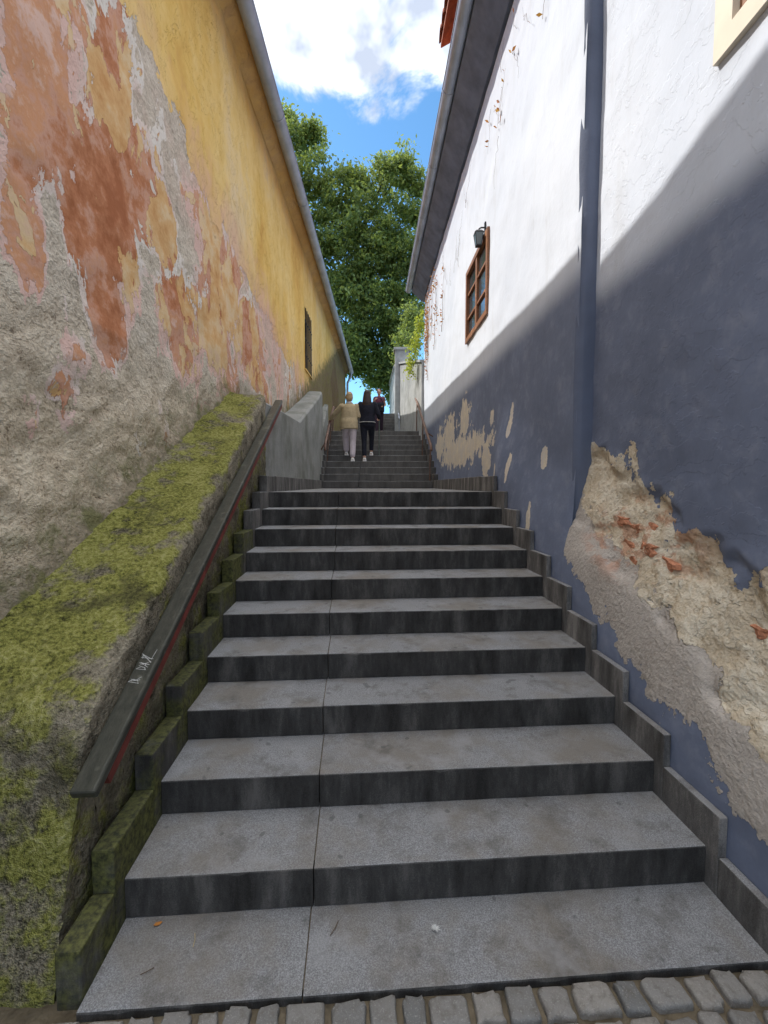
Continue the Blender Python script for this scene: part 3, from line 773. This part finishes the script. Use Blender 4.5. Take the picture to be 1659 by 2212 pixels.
def window(parent, Wn, xf, mat, fw, cols, rows, proud, sash=None):
    y0, y1, z0, z1 = Wn
    mb = MB()
    wbox(mb, proud, .12, y0, y1, z0, z0+fw, xf); wbox(mb, proud, .12, y0, y1, z1-fw, z1, xf)
    wbox(mb, proud, .12, y0, y0+fw, z0+fw, z1-fw, xf); wbox(mb, proud, .12, y1-fw, y1, z0+fw, z1-fw, xf)
    for c in range(1, cols):
        y = y0+(y1-y0)*c/cols; wbox(mb, proud+.012, .1, y-.04, y+.04, z0+fw, z1-fw, xf)
    for r in range(1, rows):
        z = z0+(z1-z0)*r/rows
        for c in range(cols):
            a = y0+fw if c == 0 else y0+(y1-y0)*c/cols+.04; b = y1-fw if c == cols-1 else y0+(y1-y0)*(c+1)/cols-.04
            wbox(mb, proud+.02, .09, a, b, z-.015, z+.015, xf)
    w = build('window', mb, mat, parent)
    for c in range(cols):
        for r in range(rows):
            a = y0+fw if c == 0 else y0+(y1-y0)*c/cols+.04; b = y1-fw if c == cols-1 else y0+(y1-y0)*(c+1)/cols-.04
            q0 = z0+fw if r == 0 else z0+(z1-z0)*r/rows+.015; q1 = z1-fw if r == rows-1 else z0+(z1-z0)*(r+1)/rows-.015
            if sash:
                mb = MB(); t = .035
                wbox(mb, proud+.03, .08, a+.003, b-.003, q0+.003, q0+t, xf); wbox(mb, proud+.03, .08, a+.003, b-.003, q1-t, q1-.003, xf)
                wbox(mb, proud+.03, .08, a+.003, a+t, q0+t, q1-t, xf); wbox(mb, proud+.03, .08, b-t, b-.003, q0+t, q1-t, xf)
                build('sash', mb, sash, w); a, b, q0, q1 = a+t, b-t, q0+t, q1-t
            mb = MB(); wbox(mb, proud+.045, proud+.05, a, b, q0, q1, xf)
            build('pane', mb, M['glass'], w)
    mb = MB(); wbox(mb, .125, .3, y0-.05, y1+.05, z0-.05, z1+.05, xf); build('backing', mb, M['dark'], w)
    return w
window(rh, RW, xw, M['winwood'], .065, 2, 3, -.03)
window(rh, NW, lambda y: xw(y)+REC, M['cream'], .10, 2, 2, -.025, M['winwood'])

wl = thing('wall_lamp', 'small dark glass lantern on a short arm above the brown window of the white house', 'lamp', (1.2, 5.8, 4.7))
lx, ly_, lz_ = 1.20, 5.78, 4.71
mb = MB(); mb.hexa([(lx-.032,ly_-.032,lz_),(lx+.032,ly_-.032,lz_),(lx+.032,ly_+.032,lz_),(lx-.032,ly_+.032,lz_),(lx-.05,ly_-.05,lz_+.14),(lx+.05,ly_-.05,lz_+.14),(lx+.05,ly_+.05,lz_+.14),(lx-.05,ly_+.05,lz_+.14)])
gg = G('lantern_glass', .15, .6); gg.color((.13, .165, .175)); build('lamp_glass', mb, gg.m, wl)
mb = MB(); mb.hexa([(lx-.058,ly_-.058,lz_+.142),(lx+.058,ly_-.058,lz_+.142),(lx+.058,ly_+.058,lz_+.142),(lx-.058,ly_+.058,lz_+.142),(lx-.03,ly_-.03,lz_+.175),(lx+.03,ly_-.03,lz_+.175),(lx+.03,ly_+.03,lz_+.175),(lx-.03,ly_+.03,lz_+.175)]); build('lamp_cap', mb, M['dark'], wl)
mb = MB()
for (a, b) in ((-1,-1),(1,-1),(1,1),(-1,1)): mb.tube([(lx+a*.032, ly_+b*.032, lz_), (lx+a*.051, ly_+b*.051, lz_+.14)], .005, 6)
mb.box(lx-.036, lx+.036, ly_-.036, ly_+.036, lz_-.015, lz_-.001); build('lamp_frame', mb, M['dark'], wl)
mb = MB(); mb.tube([(lx, ly_, lz_+.175), (lx+.005, ly_, lz_+.20), (lx+.03, ly_, lz_+.215), (xw(ly_)+.02, ly_, lz_+.215)], .010, 8); mb.box(xw(ly_)-.02, xw(ly_)+.03, ly_-.02, ly_+.02, lz_+.16, lz_+.28); build('bracket', mb, M['dark'], wl)

# ------------------------------------------------------------------ leaves
def leaves(name, pts, size, mat, parent=None):
    n = len(pts); pts = np.asarray(pts)
    a = rng.normal(size=(n, 3)); a[:, 2] -= .25; a /= np.linalg.norm(a, axis=1)[:, None]
    b = rng.normal(size=(n, 3)); b -= a*(a*b).sum(1)[:, None]; b /= np.linalg.norm(b, axis=1)[:, None]
    ln = size*rng.uniform(.6, 1.3, n)[:, None]; wd = ln*rng.uniform(.35, .55, n)[:, None]
    nrm = np.cross(a, b)
    v = np.stack([pts-a*ln*.5, pts+b*wd*.5+nrm*wd*.15, pts+a*ln*.5, pts-b*wd*.5+nrm*wd*.15], 1).reshape(-1, 3)
    f = np.arange(4*n).reshape(-1, 4)
    me = bpy.data.meshes.new(name); me.from_pydata(v.tolist(), [], f.tolist()); me.update()
    return link(name, me, mat, parent)
M['leaf'] = m_leaf('tree_leaf', [(.058, .11, .036), (.082, .152, .050), (.115, .195, .062), (.175, .25, .09)], .42)
M['vine'] = m_leaf('vine_leaf', [(.22, .30, .03), (.34, .40, .05), (.44, .46, .07)], .4)
M['redleaf'] = m_leaf('dry_leaf', [(.26, .06, .03), (.45, .11, .04), (.52, .22, .06)], .2)

TY = 25.0
def pxw(px, py, Y): return Vector(((px-829.5)/F*Y, Y, E+(1048-py)/F*Y))
lobes = [(630,300,26),(650,350,40),(684,325,18),(640,420,48),(690,425,48),(740,440,42),(778,425,26),(832,410,40),(868,390,30),(890,435,30),(660,500,50),(720,500,58),(790,490,52),(850,500,50),
         (690,590,50),(750,580,62),(820,570,58),(875,570,36),(720,680,45),(780,660,58),(840,650,46),(760,750,40),(810,740,52),(848,715,36),(805,800,30),(838,782,28),(770,805,24),(900,490,20),(600,440,50),(610,550,60),(600,360,30),
         (780,540,48),(770,610,48),(700,540,40),(830,540,40),(740,640,45),(790,700,45),(770,760,36),(850,600,42),(872,655,32),(866,725,34),(850,790,30),(852,830,24),(858,862,18),(895,600,26),(890,700,24),(820,825,20),(745,790,18)]
tr = thing('tree', 'tall leafy green tree rising above the top of the steps', 'tree', (.6, TY, 4.6))
pts = []; cents = []
for (px, py, r) in lobes:
    c = pxw(px, py, TY); rr = r/F*TY
    ncl = int(9+r*.33)
    for _ in range(ncl):
        d = rng.normal(size=3); d /= np.linalg.norm(d); q = np.array(c)+d*rr*rng.uniform(.3, 1.05)*np.array([1, 1.6, 1])
        m_ = int(rng.integers(45, 100)); sp = rng.uniform(.18, .38)
        pts.append(q+rng.normal(size=(m_, 3))*np.array([sp, sp, sp*.66]))
    cents.append(c)
leaves('crown', np.concatenate(pts), .235, M['leaf'], tr)
mb = MB(); b0 = Vector((.75, TY+.9, 4.3)); fork = Vector((-.7, TY+.8, 10.0))
mb.tube([b0, Vector((.6, TY+.9, 7)), fork], [.28, .24, .20], 12)
top = Vector((-1.6, TY, 16)); mb.tube([fork, Vector((-1.2, TY+.5, 12)), top], [.20, .14, .06], 10)
for c in cents[:30]:
    if c.z > 9:
        s0 = fork.lerp(top, max(0, min(.9, (c.z-11)/7))); mid = (s0+Vector(c))/2+Vector((random.uniform(-.3, .3), random.uniform(0, .8), -.3))
        mb.tube([s0, mid, Vector(c)], [.09, .05, .02], 7)
build('trunk', mb, M['bark'], tr, smooth=True)

sh = thing('shrub', 'dark green bush behind the garden wall below the white house eaves', 'shrub', (1.0, 17, 5.5))
pts = []
for (px, py, r) in ((880,710,16),(893,690,10),(872,745,18),(890,740,16),(862,770,10)):
    c = np.array(pxw(px, py, 17.5)); rr = r/F*17.5
    for _ in range(9): pts.append(c+rng.normal(size=3)*rr*.6+rng.normal(size=(60, 3))*.13)
leaves('foliage', np.concatenate(pts), .12, M['leaf'], sh)
mb = MB(); mb.tube([(1.0, 17.6, 4.6), (1.0, 17.5, 6.5), pxw(880, 720, 17.5)], [.05, .04, .02], 8); build('stem', mb, M['bark'], sh, smooth=True)

gw = thing('garden_wall', 'grey rendered garden wall beyond the white house, overhung by a bright vine', 'wall', (.8, 15, 3.2))
mb = MB(); gp = [(1.02, 12.15, 5.0), (.86, 14.2, 5.55), (.62, 16.6, 6.15), (.48, 19.8, 6.9), (.3, 24, 7.0)]
for (x, y, z) in gp: mb.v += [(x, y, 1.5), (x, y, z), (x+.35, y, z), (x+.35, y, 1.5)]
for i in range(len(gp)-1):
    for k in range(3): mb.f.append((4*i+k, 4*i+k+1, 4*i+k+5, 4*i+k+4))
mb.f += [(0,1,2,3), tuple(len(mb.v)-4+k for k in range(4))]
build('wall_body', mb, M['conc2'], gw)
mb = MB(); mb.box(.42, .95, 16.9, 17.4, 3.0, 6.75); mb.box(.37, 1.0, 16.85, 17.45, 6.753, 6.85); build('pillar', mb, M['conc2'], gw, bevel=.01)
mb = MB()
for (a, b) in zip(gp, gp[1:]):
    mb.hexa([(a[0]-.05,a[1],a[2]+.003),(a[0]+.4,a[1],a[2]+.003),(b[0]+.4,b[1],b[2]+.003),(b[0]-.05,b[1],b[2]+.003),(a[0]-.05,a[1],a[2]+.07),(a[0]+.4,a[1],a[2]+.07),(b[0]+.4,b[1],b[2]+.07),(b[0]-.05,b[1],b[2]+.07)])
build('coping', mb, M['conc2'], gw)
vn = thing('vine', 'bright yellow green vine hanging over the garden wall by the end of the white house', 'plant', (.9, 12.9, 5.4))
pts = []
for i in range(34):
    f = i/33; px = 911-30*f+rng.normal()*5; py = 692+116*f+rng.normal()*8
    c = np.array(pxw(px, py, 12.45+.5*f)); pts.append(c+rng.normal(size=(30, 3))*np.array([.05, .12, .09]))
leaves('foliage', np.concatenate(pts), .09, M['vine'], vn)
mb = MB(); mb.tube([pxw(908, 720, 12.7), pxw(898, 760, 12.8), pxw(885, 800, 13.0)], .015, 6); build('stem', mb, M['bark'], vn)

cr = thing('creeper', 'dried creeper with rust red leaves under the eaves of the white house', 'plant', (1.2, 10, 4.5))
dst = plain('dry_stem', (.16, .10, .075), .9, .1); lp = []
def walk(y, z, n, dy, dz, r):
    pts = []
    for i in range(n):
        pts.append((xw(y)-.022-.01*random.random(), y, z)); y += dy*random.uniform(.3, 1.4)+random.uniform(-.05, .05); z += dz*random.uniform(.3, 1.4)+random.uniform(-.05, .05)
        if z > 6.5 or (RW[0]-.1 < y < RW[1]+.1 and RW[2]-.1 < z < RW[3]+.1): break
    if len(pts) > 2:
        mb = MB(); mb.tube(pts, [r*(1-.7*i/len(pts)) for i in range(len(pts))], 5); build('stem', mb, dst, cr)
    return pts
for i in range(14):
    y = random.uniform(9.0, 11.9); p = walk(y, random.uniform(4.1, 5.3), 20, random.uniform(-.04, .04), .09, .005)
    for q in p:
        if random.random() < .42: lp += [(q[0]-.02+random.gauss(0, .01), q[1]+random.gauss(0, .09), q[2]+random.gauss(0, .09)) for _ in range(4)]
for i in range(10):
    p = walk(random.uniform(3.9, 5.6), random.uniform(5.4, 6.3), 9, random.uniform(-.05, .05), random.choice((-.06, .06)), .0018)
    for q in p:
        if random.random() < .14: lp.append((q[0]-.015, q[1]+random.gauss(0, .03), q[2]+random.gauss(0, .03)))
for i in range(9): walk(random.uniform(6.5, 9), random.uniform(5.2, 6.2), 13, random.uniform(-.05, .05), .05, .002)
leaves('dry_leaves', lp, .065, M['redleaf'], cr)

# ------------------------------------------------------------------ litter
def leaf_obj(label, x, y, z, size, mat, rot):
    mb = MB(); c, s_ = math.cos(rot), math.sin(rot); pts = []
    for (a, b, h) in ((-1,0,.1),(-.5,.45,.3),(.1,.5,.15),(.6,.3,.25),(1,0,.35),(.6,-.3,.3),(.1,-.5,.12),(-.5,-.4,.25)):
        pts.append((x+size*(a*c-b*s_), y+size*(a*s_+b*c), z+size*h*.5))
    pts.append((x, y, z+.001)); mb.add(pts, [(i, (i+1) % 8, 8) for i in range(8)])
    return tag(build('leaf', mb, mat), label, 'leaf')
leaf_obj('small orange fallen leaf near the left end of the bottom slab', -.86, 1.575, .003, .016, plain('orange_leaf', (.42, .17, .04)), .4)
def twig(label, x, y, z, ln, rot, c=(.16, .12, .07)):
    mb = MB(); mb.tube([(x, y, z), (x+ln*.5*math.cos(rot), y+ln*.5*math.sin(rot), z+.002), (x+ln*math.cos(rot+.15), y+ln*math.sin(rot+.15), z)], .0015, 6)
    return tag(build('twig', mb, plain('twig_bark', c)), label, 'twig')
twig('pale straw lying on the left part of the bottom slab', -.69, 1.49, .005, .05, 1.7, (.4, .32, .18))
twig('dark twig on the bottom slab just right of the joint', -.20, 1.53, .005, .06, 1.0, (.09, .06, .04))
twig('short dark twig near the front left of the bottom slab', -.83, 1.40, .005, .04, .4, (.09, .06, .04))
fe = MB()
for i in range(110):
    a = Vector((.194, 1.555, .006)); d = Vector((random.gauss(0, 1.2), random.gauss(0, .8), abs(random.gauss(0, .3)))).normalized()*random.uniform(.008, .022)
    n_ = d.cross(Vector((0, 0, 1))).normalized()*.0014; i0 = len(fe.v)
    fe.v += [tuple(a-n_), tuple(a+n_), tuple(a+d)]; fe.f.append((i0, i0+1, i0+2))
tag(build('feather', fe, plain('white_down', (.7, .7, .68), .9, .1, 0, .05)), 'tuft of white down feather lying on the bottom slab', 'feather')

# ------------------------------------------------------------------ people
skin = plain('skin', (.50, .29, .21), .55, .3, 0, .06)
def hand(mb, w, d, n_, thumb, curl=.5):
    w = Vector(w); d = Vector(d).normalized(); n_ = Vector(n_); n_ = (n_-d*n_.dot(d)).normalized(); t = d.cross(n_).normalized()
    if t.dot(Vector(thumb)) < 0: t = -t
    k0 = []
    for i, o in enumerate((.027, .009, -.009, -.027)):
        k = w+d*(.085-.006*abs(i-1))+t*o; k0.append(k); mb.tube([w+t*o*.6, k], [.017, .013], 8)
    for i, (k, ln) in enumerate(zip(k0, (.068, .078, .072, .056))):
        p = k; pts = [k]; a = 0
        for seg in (.45, .32, .23):
            a += curl; q = d*math.cos(a)+n_*math.sin(a); p = p+q*ln*seg; pts.append(p)
        mb.tube(pts, [.0105, .0098, .009, .008], 8)
    b = w+d*.02+t*.022; q1 = b+(d*.6+t*.8).normalized()*.035; q2 = q1+(d*.85+t*.3+n_*.35).normalized()*.03
    mb.tube([b, q1, q2], [.016, .0115, .0095], 8)
def person(label, loc, yaw, J, C):
    root = thing('person', label, 'person', loc)
    Mx = Matrix.Translation(loc) @ Matrix.Rotation(yaw, 4, 'Z')
    V = {k: Vector(v) for k, v in J.items()}
    pel, nk, hd = V['pel'], V['nk'], V['hd']
    sp = lambda f: pel.lerp(nk, f)
    b = MB()
    b.loft([(sp(-.22), .10, .08), (sp(-.12), .15, .11), (sp(.05), .165, .115), (sp(.3), .13, .095), (sp(.6), .15, .11), (sp(.82), .165, .095), (sp(.93), .12, .075), (sp(1), .06, .06)])
    b.tube([sp(.92), nk, hd-Vector((0, 0, .05))], [.06, .053, .05], 12)
    b.ell(hd, (.074, .092, .112)); b.ell(hd+Vector((0, .03, -.06)), (.052, .06, .055))
    b.tube([hd+Vector((0, .085, .015)), hd+Vector((0, .108, -.022))], [.011, .016], 8)
    b.tube([hd+Vector((-.02, .083, -.058)), hd+Vector((.02, .083, -.058))], .008, 6)
    for sx in (-1, 1): b.ell(hd+Vector((sx*.076, -.005, -.005)), (.012, .02, .032))
    for S_ in 'LR':
        b.tube([V['sh'+S_], V['el'+S_], V['wr'+S_]], [.047, .038, .027], 10)
        d = (V['wr'+S_]-V['el'+S_]).normalized(); hd_ = V.get('hdir'+S_, d); nn = V.get('pn'+S_, Vector((0, 0, -1)))
        hand(b, V['wr'+S_], hd_, nn, V.get('th'+S_, Vector((0, 1, 0))), C.get('curl'+S_, .45))
        b.tube([V['hip'+S_], V['kn'+S_], V['an'+S_]], [.085, .056, .038], 12)
        a = V['an'+S_]; b.tube([a+Vector((0, -.03, -.05)), a+Vector((0, .12, -.06))], [.035, .03], 10)
    b.xform(Mx)
    me = remesh(b, .0075, 3); link('body', me, skin, root, True)
    def cloth(name, mb, mat, vox=.014, it=5):
        mb.xform(Mx); me = remesh(mb, vox, it); return link(name, me, mat, root, True)
    t = MB(); t.loft([(sp(-.24), .11, .09), (sp(-.12), .17, .13), (sp(.05), .18, .13), (sp(.2), .165, .12)])
    for S_ in 'LR':
        hp, kn, an = V['hip'+S_], V['kn'+S_], V['an'+S_]
        t.tube([hp, kn, an.lerp(kn, .12)], [.102, C.get('knee', .072), C.get('cuff', .062)], 14)
    cloth('trousers', t, C['trousers'])
    j = MB(); j.loft([(sp(C['hem']), C['hw'], C['hw']*.72), (sp(.1), C['hw']*.99, C['hw']*.72), (sp(.3), C['hw']*.93, .125), (sp(.6), .185, .138), (sp(.82), .19, .12), (sp(.93), .14, .095), (sp(1.0), .075, .075)])
    if C.get('sleeves', True):
        for S_ in 'LR': j.tube([V['sh'+S_], V['el'+S_], V['wr'+S_].lerp(V['el'+S_], .06)], [.068, .058, .046], 12)
    else:
        for S_ in 'LR': j.tube([V['sh'+S_], V['sh'+S_].lerp(V['el'+S_], .3)], [.062, .058], 12)
    cloth('jacket' if C.get('sleeves', True) else 'top', j, C['top'])
    if 'stripe' in C:
        for f in (.02,):
            s_ = MB(); ww = C['hw']*1.03+.004; s_.loft([(sp(f), ww, ww*.74), (sp(f+.022), ww, ww*.74)], 24); s_.xform(Mx)
            build('hem_stripe', s_, C['stripe'], root, smooth=True)
    if 'collar' in C:
        c = MB(); c.tube([nk+Vector((.06*math.cos(q), .06*math.sin(q)-.01, .0)) for q in [i*2*math.pi/12 for i in range(12)]], .03, 8); cloth('scarf', c, C['collar'], .01)
    for S_ in 'LR':
        a = V['an'+S_]; s_ = MB(); s_.ell(a+Vector((0, .0, -.045)), (.044, .06, .05)); s_.ell(a+Vector((0, .09, -.06)), (.046, .09, .034)); s_.box(a.x-.043, a.x+.043, a.y-.055, a.y+.165, a.z-.095, a.z-.068)
        cloth('shoe', s_, C['shoe'], .008, 3)
    h = MB(); h.ell(hd+Vector((0, -.018, .022)), (.087, .096, .108))
    if C['hair'] == 'long':
        h.loft([(hd+Vector((0, -.085, -.40)), .06, .02), (hd+Vector((0, -.11, -.34)), .10, .04), (hd+Vector((0, -.10, -.2)), .115, .055), (hd+Vector((0, -.06, -.05)), .098, .066), (hd+Vector((0, -.03, .05)), .084, .074)])
    elif C['hair'] == 'bob':
        h.loft([(hd+Vector((0, -.045, -.10)), .075, .05), (hd+Vector((0, -.045, -.04)), .09, .068), (hd+Vector((0, -.03, .03)), .085, .075)])
    else:
        h.ell(hd+Vector((0, -.11, .03)), (.045, .04, .045))
    cloth('hair', h, C['hairmat'], .009, 3)
    for sx in (-1, 1):
        e = MB(); e.ell(hd+Vector((sx*.03, .079, .012)), (.011, .008, .007), 8, 6)
        e.xform(Mx); build('eye', e, M['dark'], root, smooth=True)
    return root, Mx
beige = plain('beige_cotton', (.44, .35, .22), .9, .15, 0, .12, 20); pale = plain('pale_pink_cotton', (.56, .49, .52), .9, .15, 0, .08, 20)
black = plain('black_fabric', (.014, .015, .024), .85, .2, 0, .3, 20); white = plain('white_leather', (.72, .70, .68), .7, .3, 0, .05)
blond = plain('light_hair', (.38, .27, .15), .6, .3, 0, .3, 40); brown = plain('dark_hair', (.028, .014, .010), .5, .4, 0, .3, 40); red = plain('reddish_hair', (.16, .05, .03), .6, .3, 0, .3, 40)
pink = plain('dark_pink_fabric', (.15, .05, .08), .85, .2, 0, .2, 20); plum = plain('dark_plum_fabric', (.035, .022, .035), .85, .2, 0, .2, 20)
grey = plain('white_scarf', (.55, .54, .53), .9, .1, 0, .08)
Z4 = 1.6+4*RISE
JA = dict(pel=(0,.10,.90), nk=(.0,.15,1.41), hd=(.0,.17,1.565), shL=(-.175,.14,1.35), elL=(-.37,.22,1.17), wrL=(-.475,.36,1.055), shR=(.175,.14,1.35), elR=(.235,.10,1.09), wrR=(.17,.30,1.08),
          hipL=(-.085,.10,.87), knL=(-.10,.27,.60), anL=(-.09,.28,.255), hipR=(.085,.10,.87), knR=(.085,.09,.48), anR=(.085,-.02,.095),
          hdirL=(-.35,.8,-.3), pnL=(0,0,-1), thL=(1,0,0), pnR=(-1,0,0), thR=(0,0,1))
person('person in a beige jacket and pale trousers climbing the steps, left hand on the rail', (-.84, 10.66, Z4), 0, JA,
   dict(trousers=pale, top=beige, shoe=white, hair='bob', hairmat=blond, hem=-.24, hw=.215, collar=grey, knee=.078, cuff=.07, curlL=.55, curlR=.5))
JB = dict(pel=(0,.10,.93), nk=(-.01,.15,1.46), hd=(-.01,.17,1.615), shL=(-.17,.14,1.40), elL=(-.235,.10,1.14), wrL=(-.19,.32,1.13), shR=(.17,.14,1.40), elR=(.26,.10,1.15), wrR=(.285,.32,1.08),
          hipL=(-.085,.10,.90), knL=(-.085,.09,.50), anL=(-.07,-.03,.095), hipR=(.085,.10,.90), knR=(.095,.29,.61), anR=(.085,.27,.255),
          hdirR=(0,.9,-.2), pnR=(-1,0,0), thR=(0,0,1), pnL=(1,0,0), thL=(0,0,1))
pb, MB_ = person('person with long dark hair and a black jacket climbing with a walking stick', (-.40, 10.68, Z4), 0, JB,
   dict(trousers=black, top=black, shoe=white, hair='long', hairmat=brown, hem=-.06, hw=.19, stripe=grey, knee=.065, cuff=.052, curlL=.5, curlR=.75))
JC = dict(pel=(0,0,.92), nk=(0,.02,1.43), hd=(0,.035,1.59), shL=(-.165,0,1.37), elL=(-.24,-.03,1.10), wrL=(-.17,.18,1.02), shR=(.165,0,1.37), elR=(.25,.02,1.12), wrR=(.16,.22,1.24),
          hipL=(-.085,0,.90), knL=(-.09,.06,.50), anL=(-.09,-.02,.095), hipR=(.085,0,.90), knR=(.09,.2,.46), anR=(.085,.28,-.065), pnL=(1,0,0), pnR=(-1,0,0), thL=(0,0,1), thR=(0,0,1))
pc, MC_ = person('person in a sleeveless dark pink top carrying a dark bag, coming down the topmost flight', (-.19, 17.34, 3.2+3*RISE), math.pi, JC,
   dict(trousers=plum, top=pink, shoe=white, hair='bun', hairmat=red, hem=-.12, hw=.185, sleeves=False, knee=.075, cuff=.06))
bag = MB(); bag.loft([((-.05,.20,.78), .13, .05), ((-.05,.21,.82), .16, .075), ((-.05,.21,1.08), .155, .075), ((-.05,.2,1.16), .12, .05)]); bag.xform(MC_)
bt = thing('handbag', 'dark bag held in front by the person in pink', 'bag', MC_ @ Vector((-.05, .2, .8)))
link('bag_body', remesh(bag, .012, 4), black, bt, True)
mb = MB(); mb.tube([(-.16,.19,1.1), (-.1,.16,1.3), (.08,.09,1.40), (.14,-.02,1.43)], .012, 8); mb.xform(MC_); build('strap', mb, black, bt, smooth=True)
cn = thing('walking_stick', 'thin grey green walking stick beside the person in black', 'stick', (-.12, 11.05, Z4+RISE))
mb = MB(); hp = MB_ @ Vector((.285, .40, 1.065))
mb.tube([(hp.x, hp.y+.01, hp.z+.05), (hp.x-.01, hp.y-.03, Z4+RISE+.01)], .011, 8); build('shaft', mb, plain('stick_green', (.10, .13, .11), .5), cn, smooth=True)
mb = MB(); mb.tube([(hp.x, hp.y-.06, hp.z+.045), (hp.x, hp.y+.05, hp.z+.06)], .015, 8); build('handle', mb, M['dark'], cn, smooth=True)

# ------------------------------------------------------------------ light, sky, camera
LD = Vector((1, -.5, -1.25)).normalized(); el = math.asin(-LD.z)
sl = bpy.data.lights.new('sun', 'SUN'); sl.energy = 5.0; sl.angle = R(.5); sl.color = (1, .965, .90)
so = bpy.data.objects.new('sun', sl); so.rotation_euler = LD.to_track_quat('-Z', 'Y').to_euler(); col.objects.link(so)
w = bpy.data.worlds.new('World'); sc.world = w; w.use_nodes = True
nt_ = w.node_tree; bg = nt_.nodes['Background']
class WG(G):
    def __init__(s): s.t = nt_; s.n = nt_.nodes; s._c = None; s._x = None
    def co(s):
        if s._c is None: s._c = s.new('ShaderNodeTexCoord').outputs['Generated']
        return s._c
g = WG()
sky = g.new('ShaderNodeTexSky', sky_type='NISHITA', sun_disc=False, sun_elevation=el, sun_rotation=R(-63.4), dust_density=.4, ozone_density=2.5)
x, y, z = g.xyz()
n = g.noise(5.5, 6, .62, None, .3); n2 = g.noise(9, 4, .6, g.vs(1, 1, 1, 3, 5, 2))
bias = g.mr(z, .585, .675, -.22, .17)
hz = g.mr(z, .0, .4, .22, 0)
behind = g.mr(y, .1, -.3, 0, .16)  # extra cloud behind the camera, added for fill
cf = g.mr(g.ma('ADD', g.ma('ADD', g.ma('ADD', n, bias), hz), behind), .46, .62, 0, 1, True)
cc = g.ramp(n2, [(.36, (4.6, 5.2, 6.4)), (.48, (7.8, 8.3, 9.2)), (.60, (12, 12, 12))])
ov = g.mr(z, .76, .92, 0, 1, True)
cc = g.mix(ov, cc, (29, 29.3, 30))  # cloud overhead, out of view, brightened as added fill light
skyc = g.mix(1.0, sky.outputs[0], (1.0, 1.5, 1.65), 'MULTIPLY')
g.set(bg.inputs[0], g.mix(cf, skyc, cc)); bg.inputs[1].default_value = .15

cam = bpy.data.cameras.new('camera'); cam.sensor_fit = 'VERTICAL'; cam.sensor_height = 24; cam.sensor_width = 18; cam.lens = 24*F/2212
cam.clip_start = .02; cam.clip_end = 1000
cobj = bpy.data.objects.new('camera', cam); cobj.location = (0, 0, E); cobj.rotation_euler = (R(90-3.5), 0, 0); col.objects.link(cobj); sc.camera = cobj
sc.view_settings.view_transform = 'Standard'; sc.view_settings.look = 'None'; sc.view_settings.exposure = 0
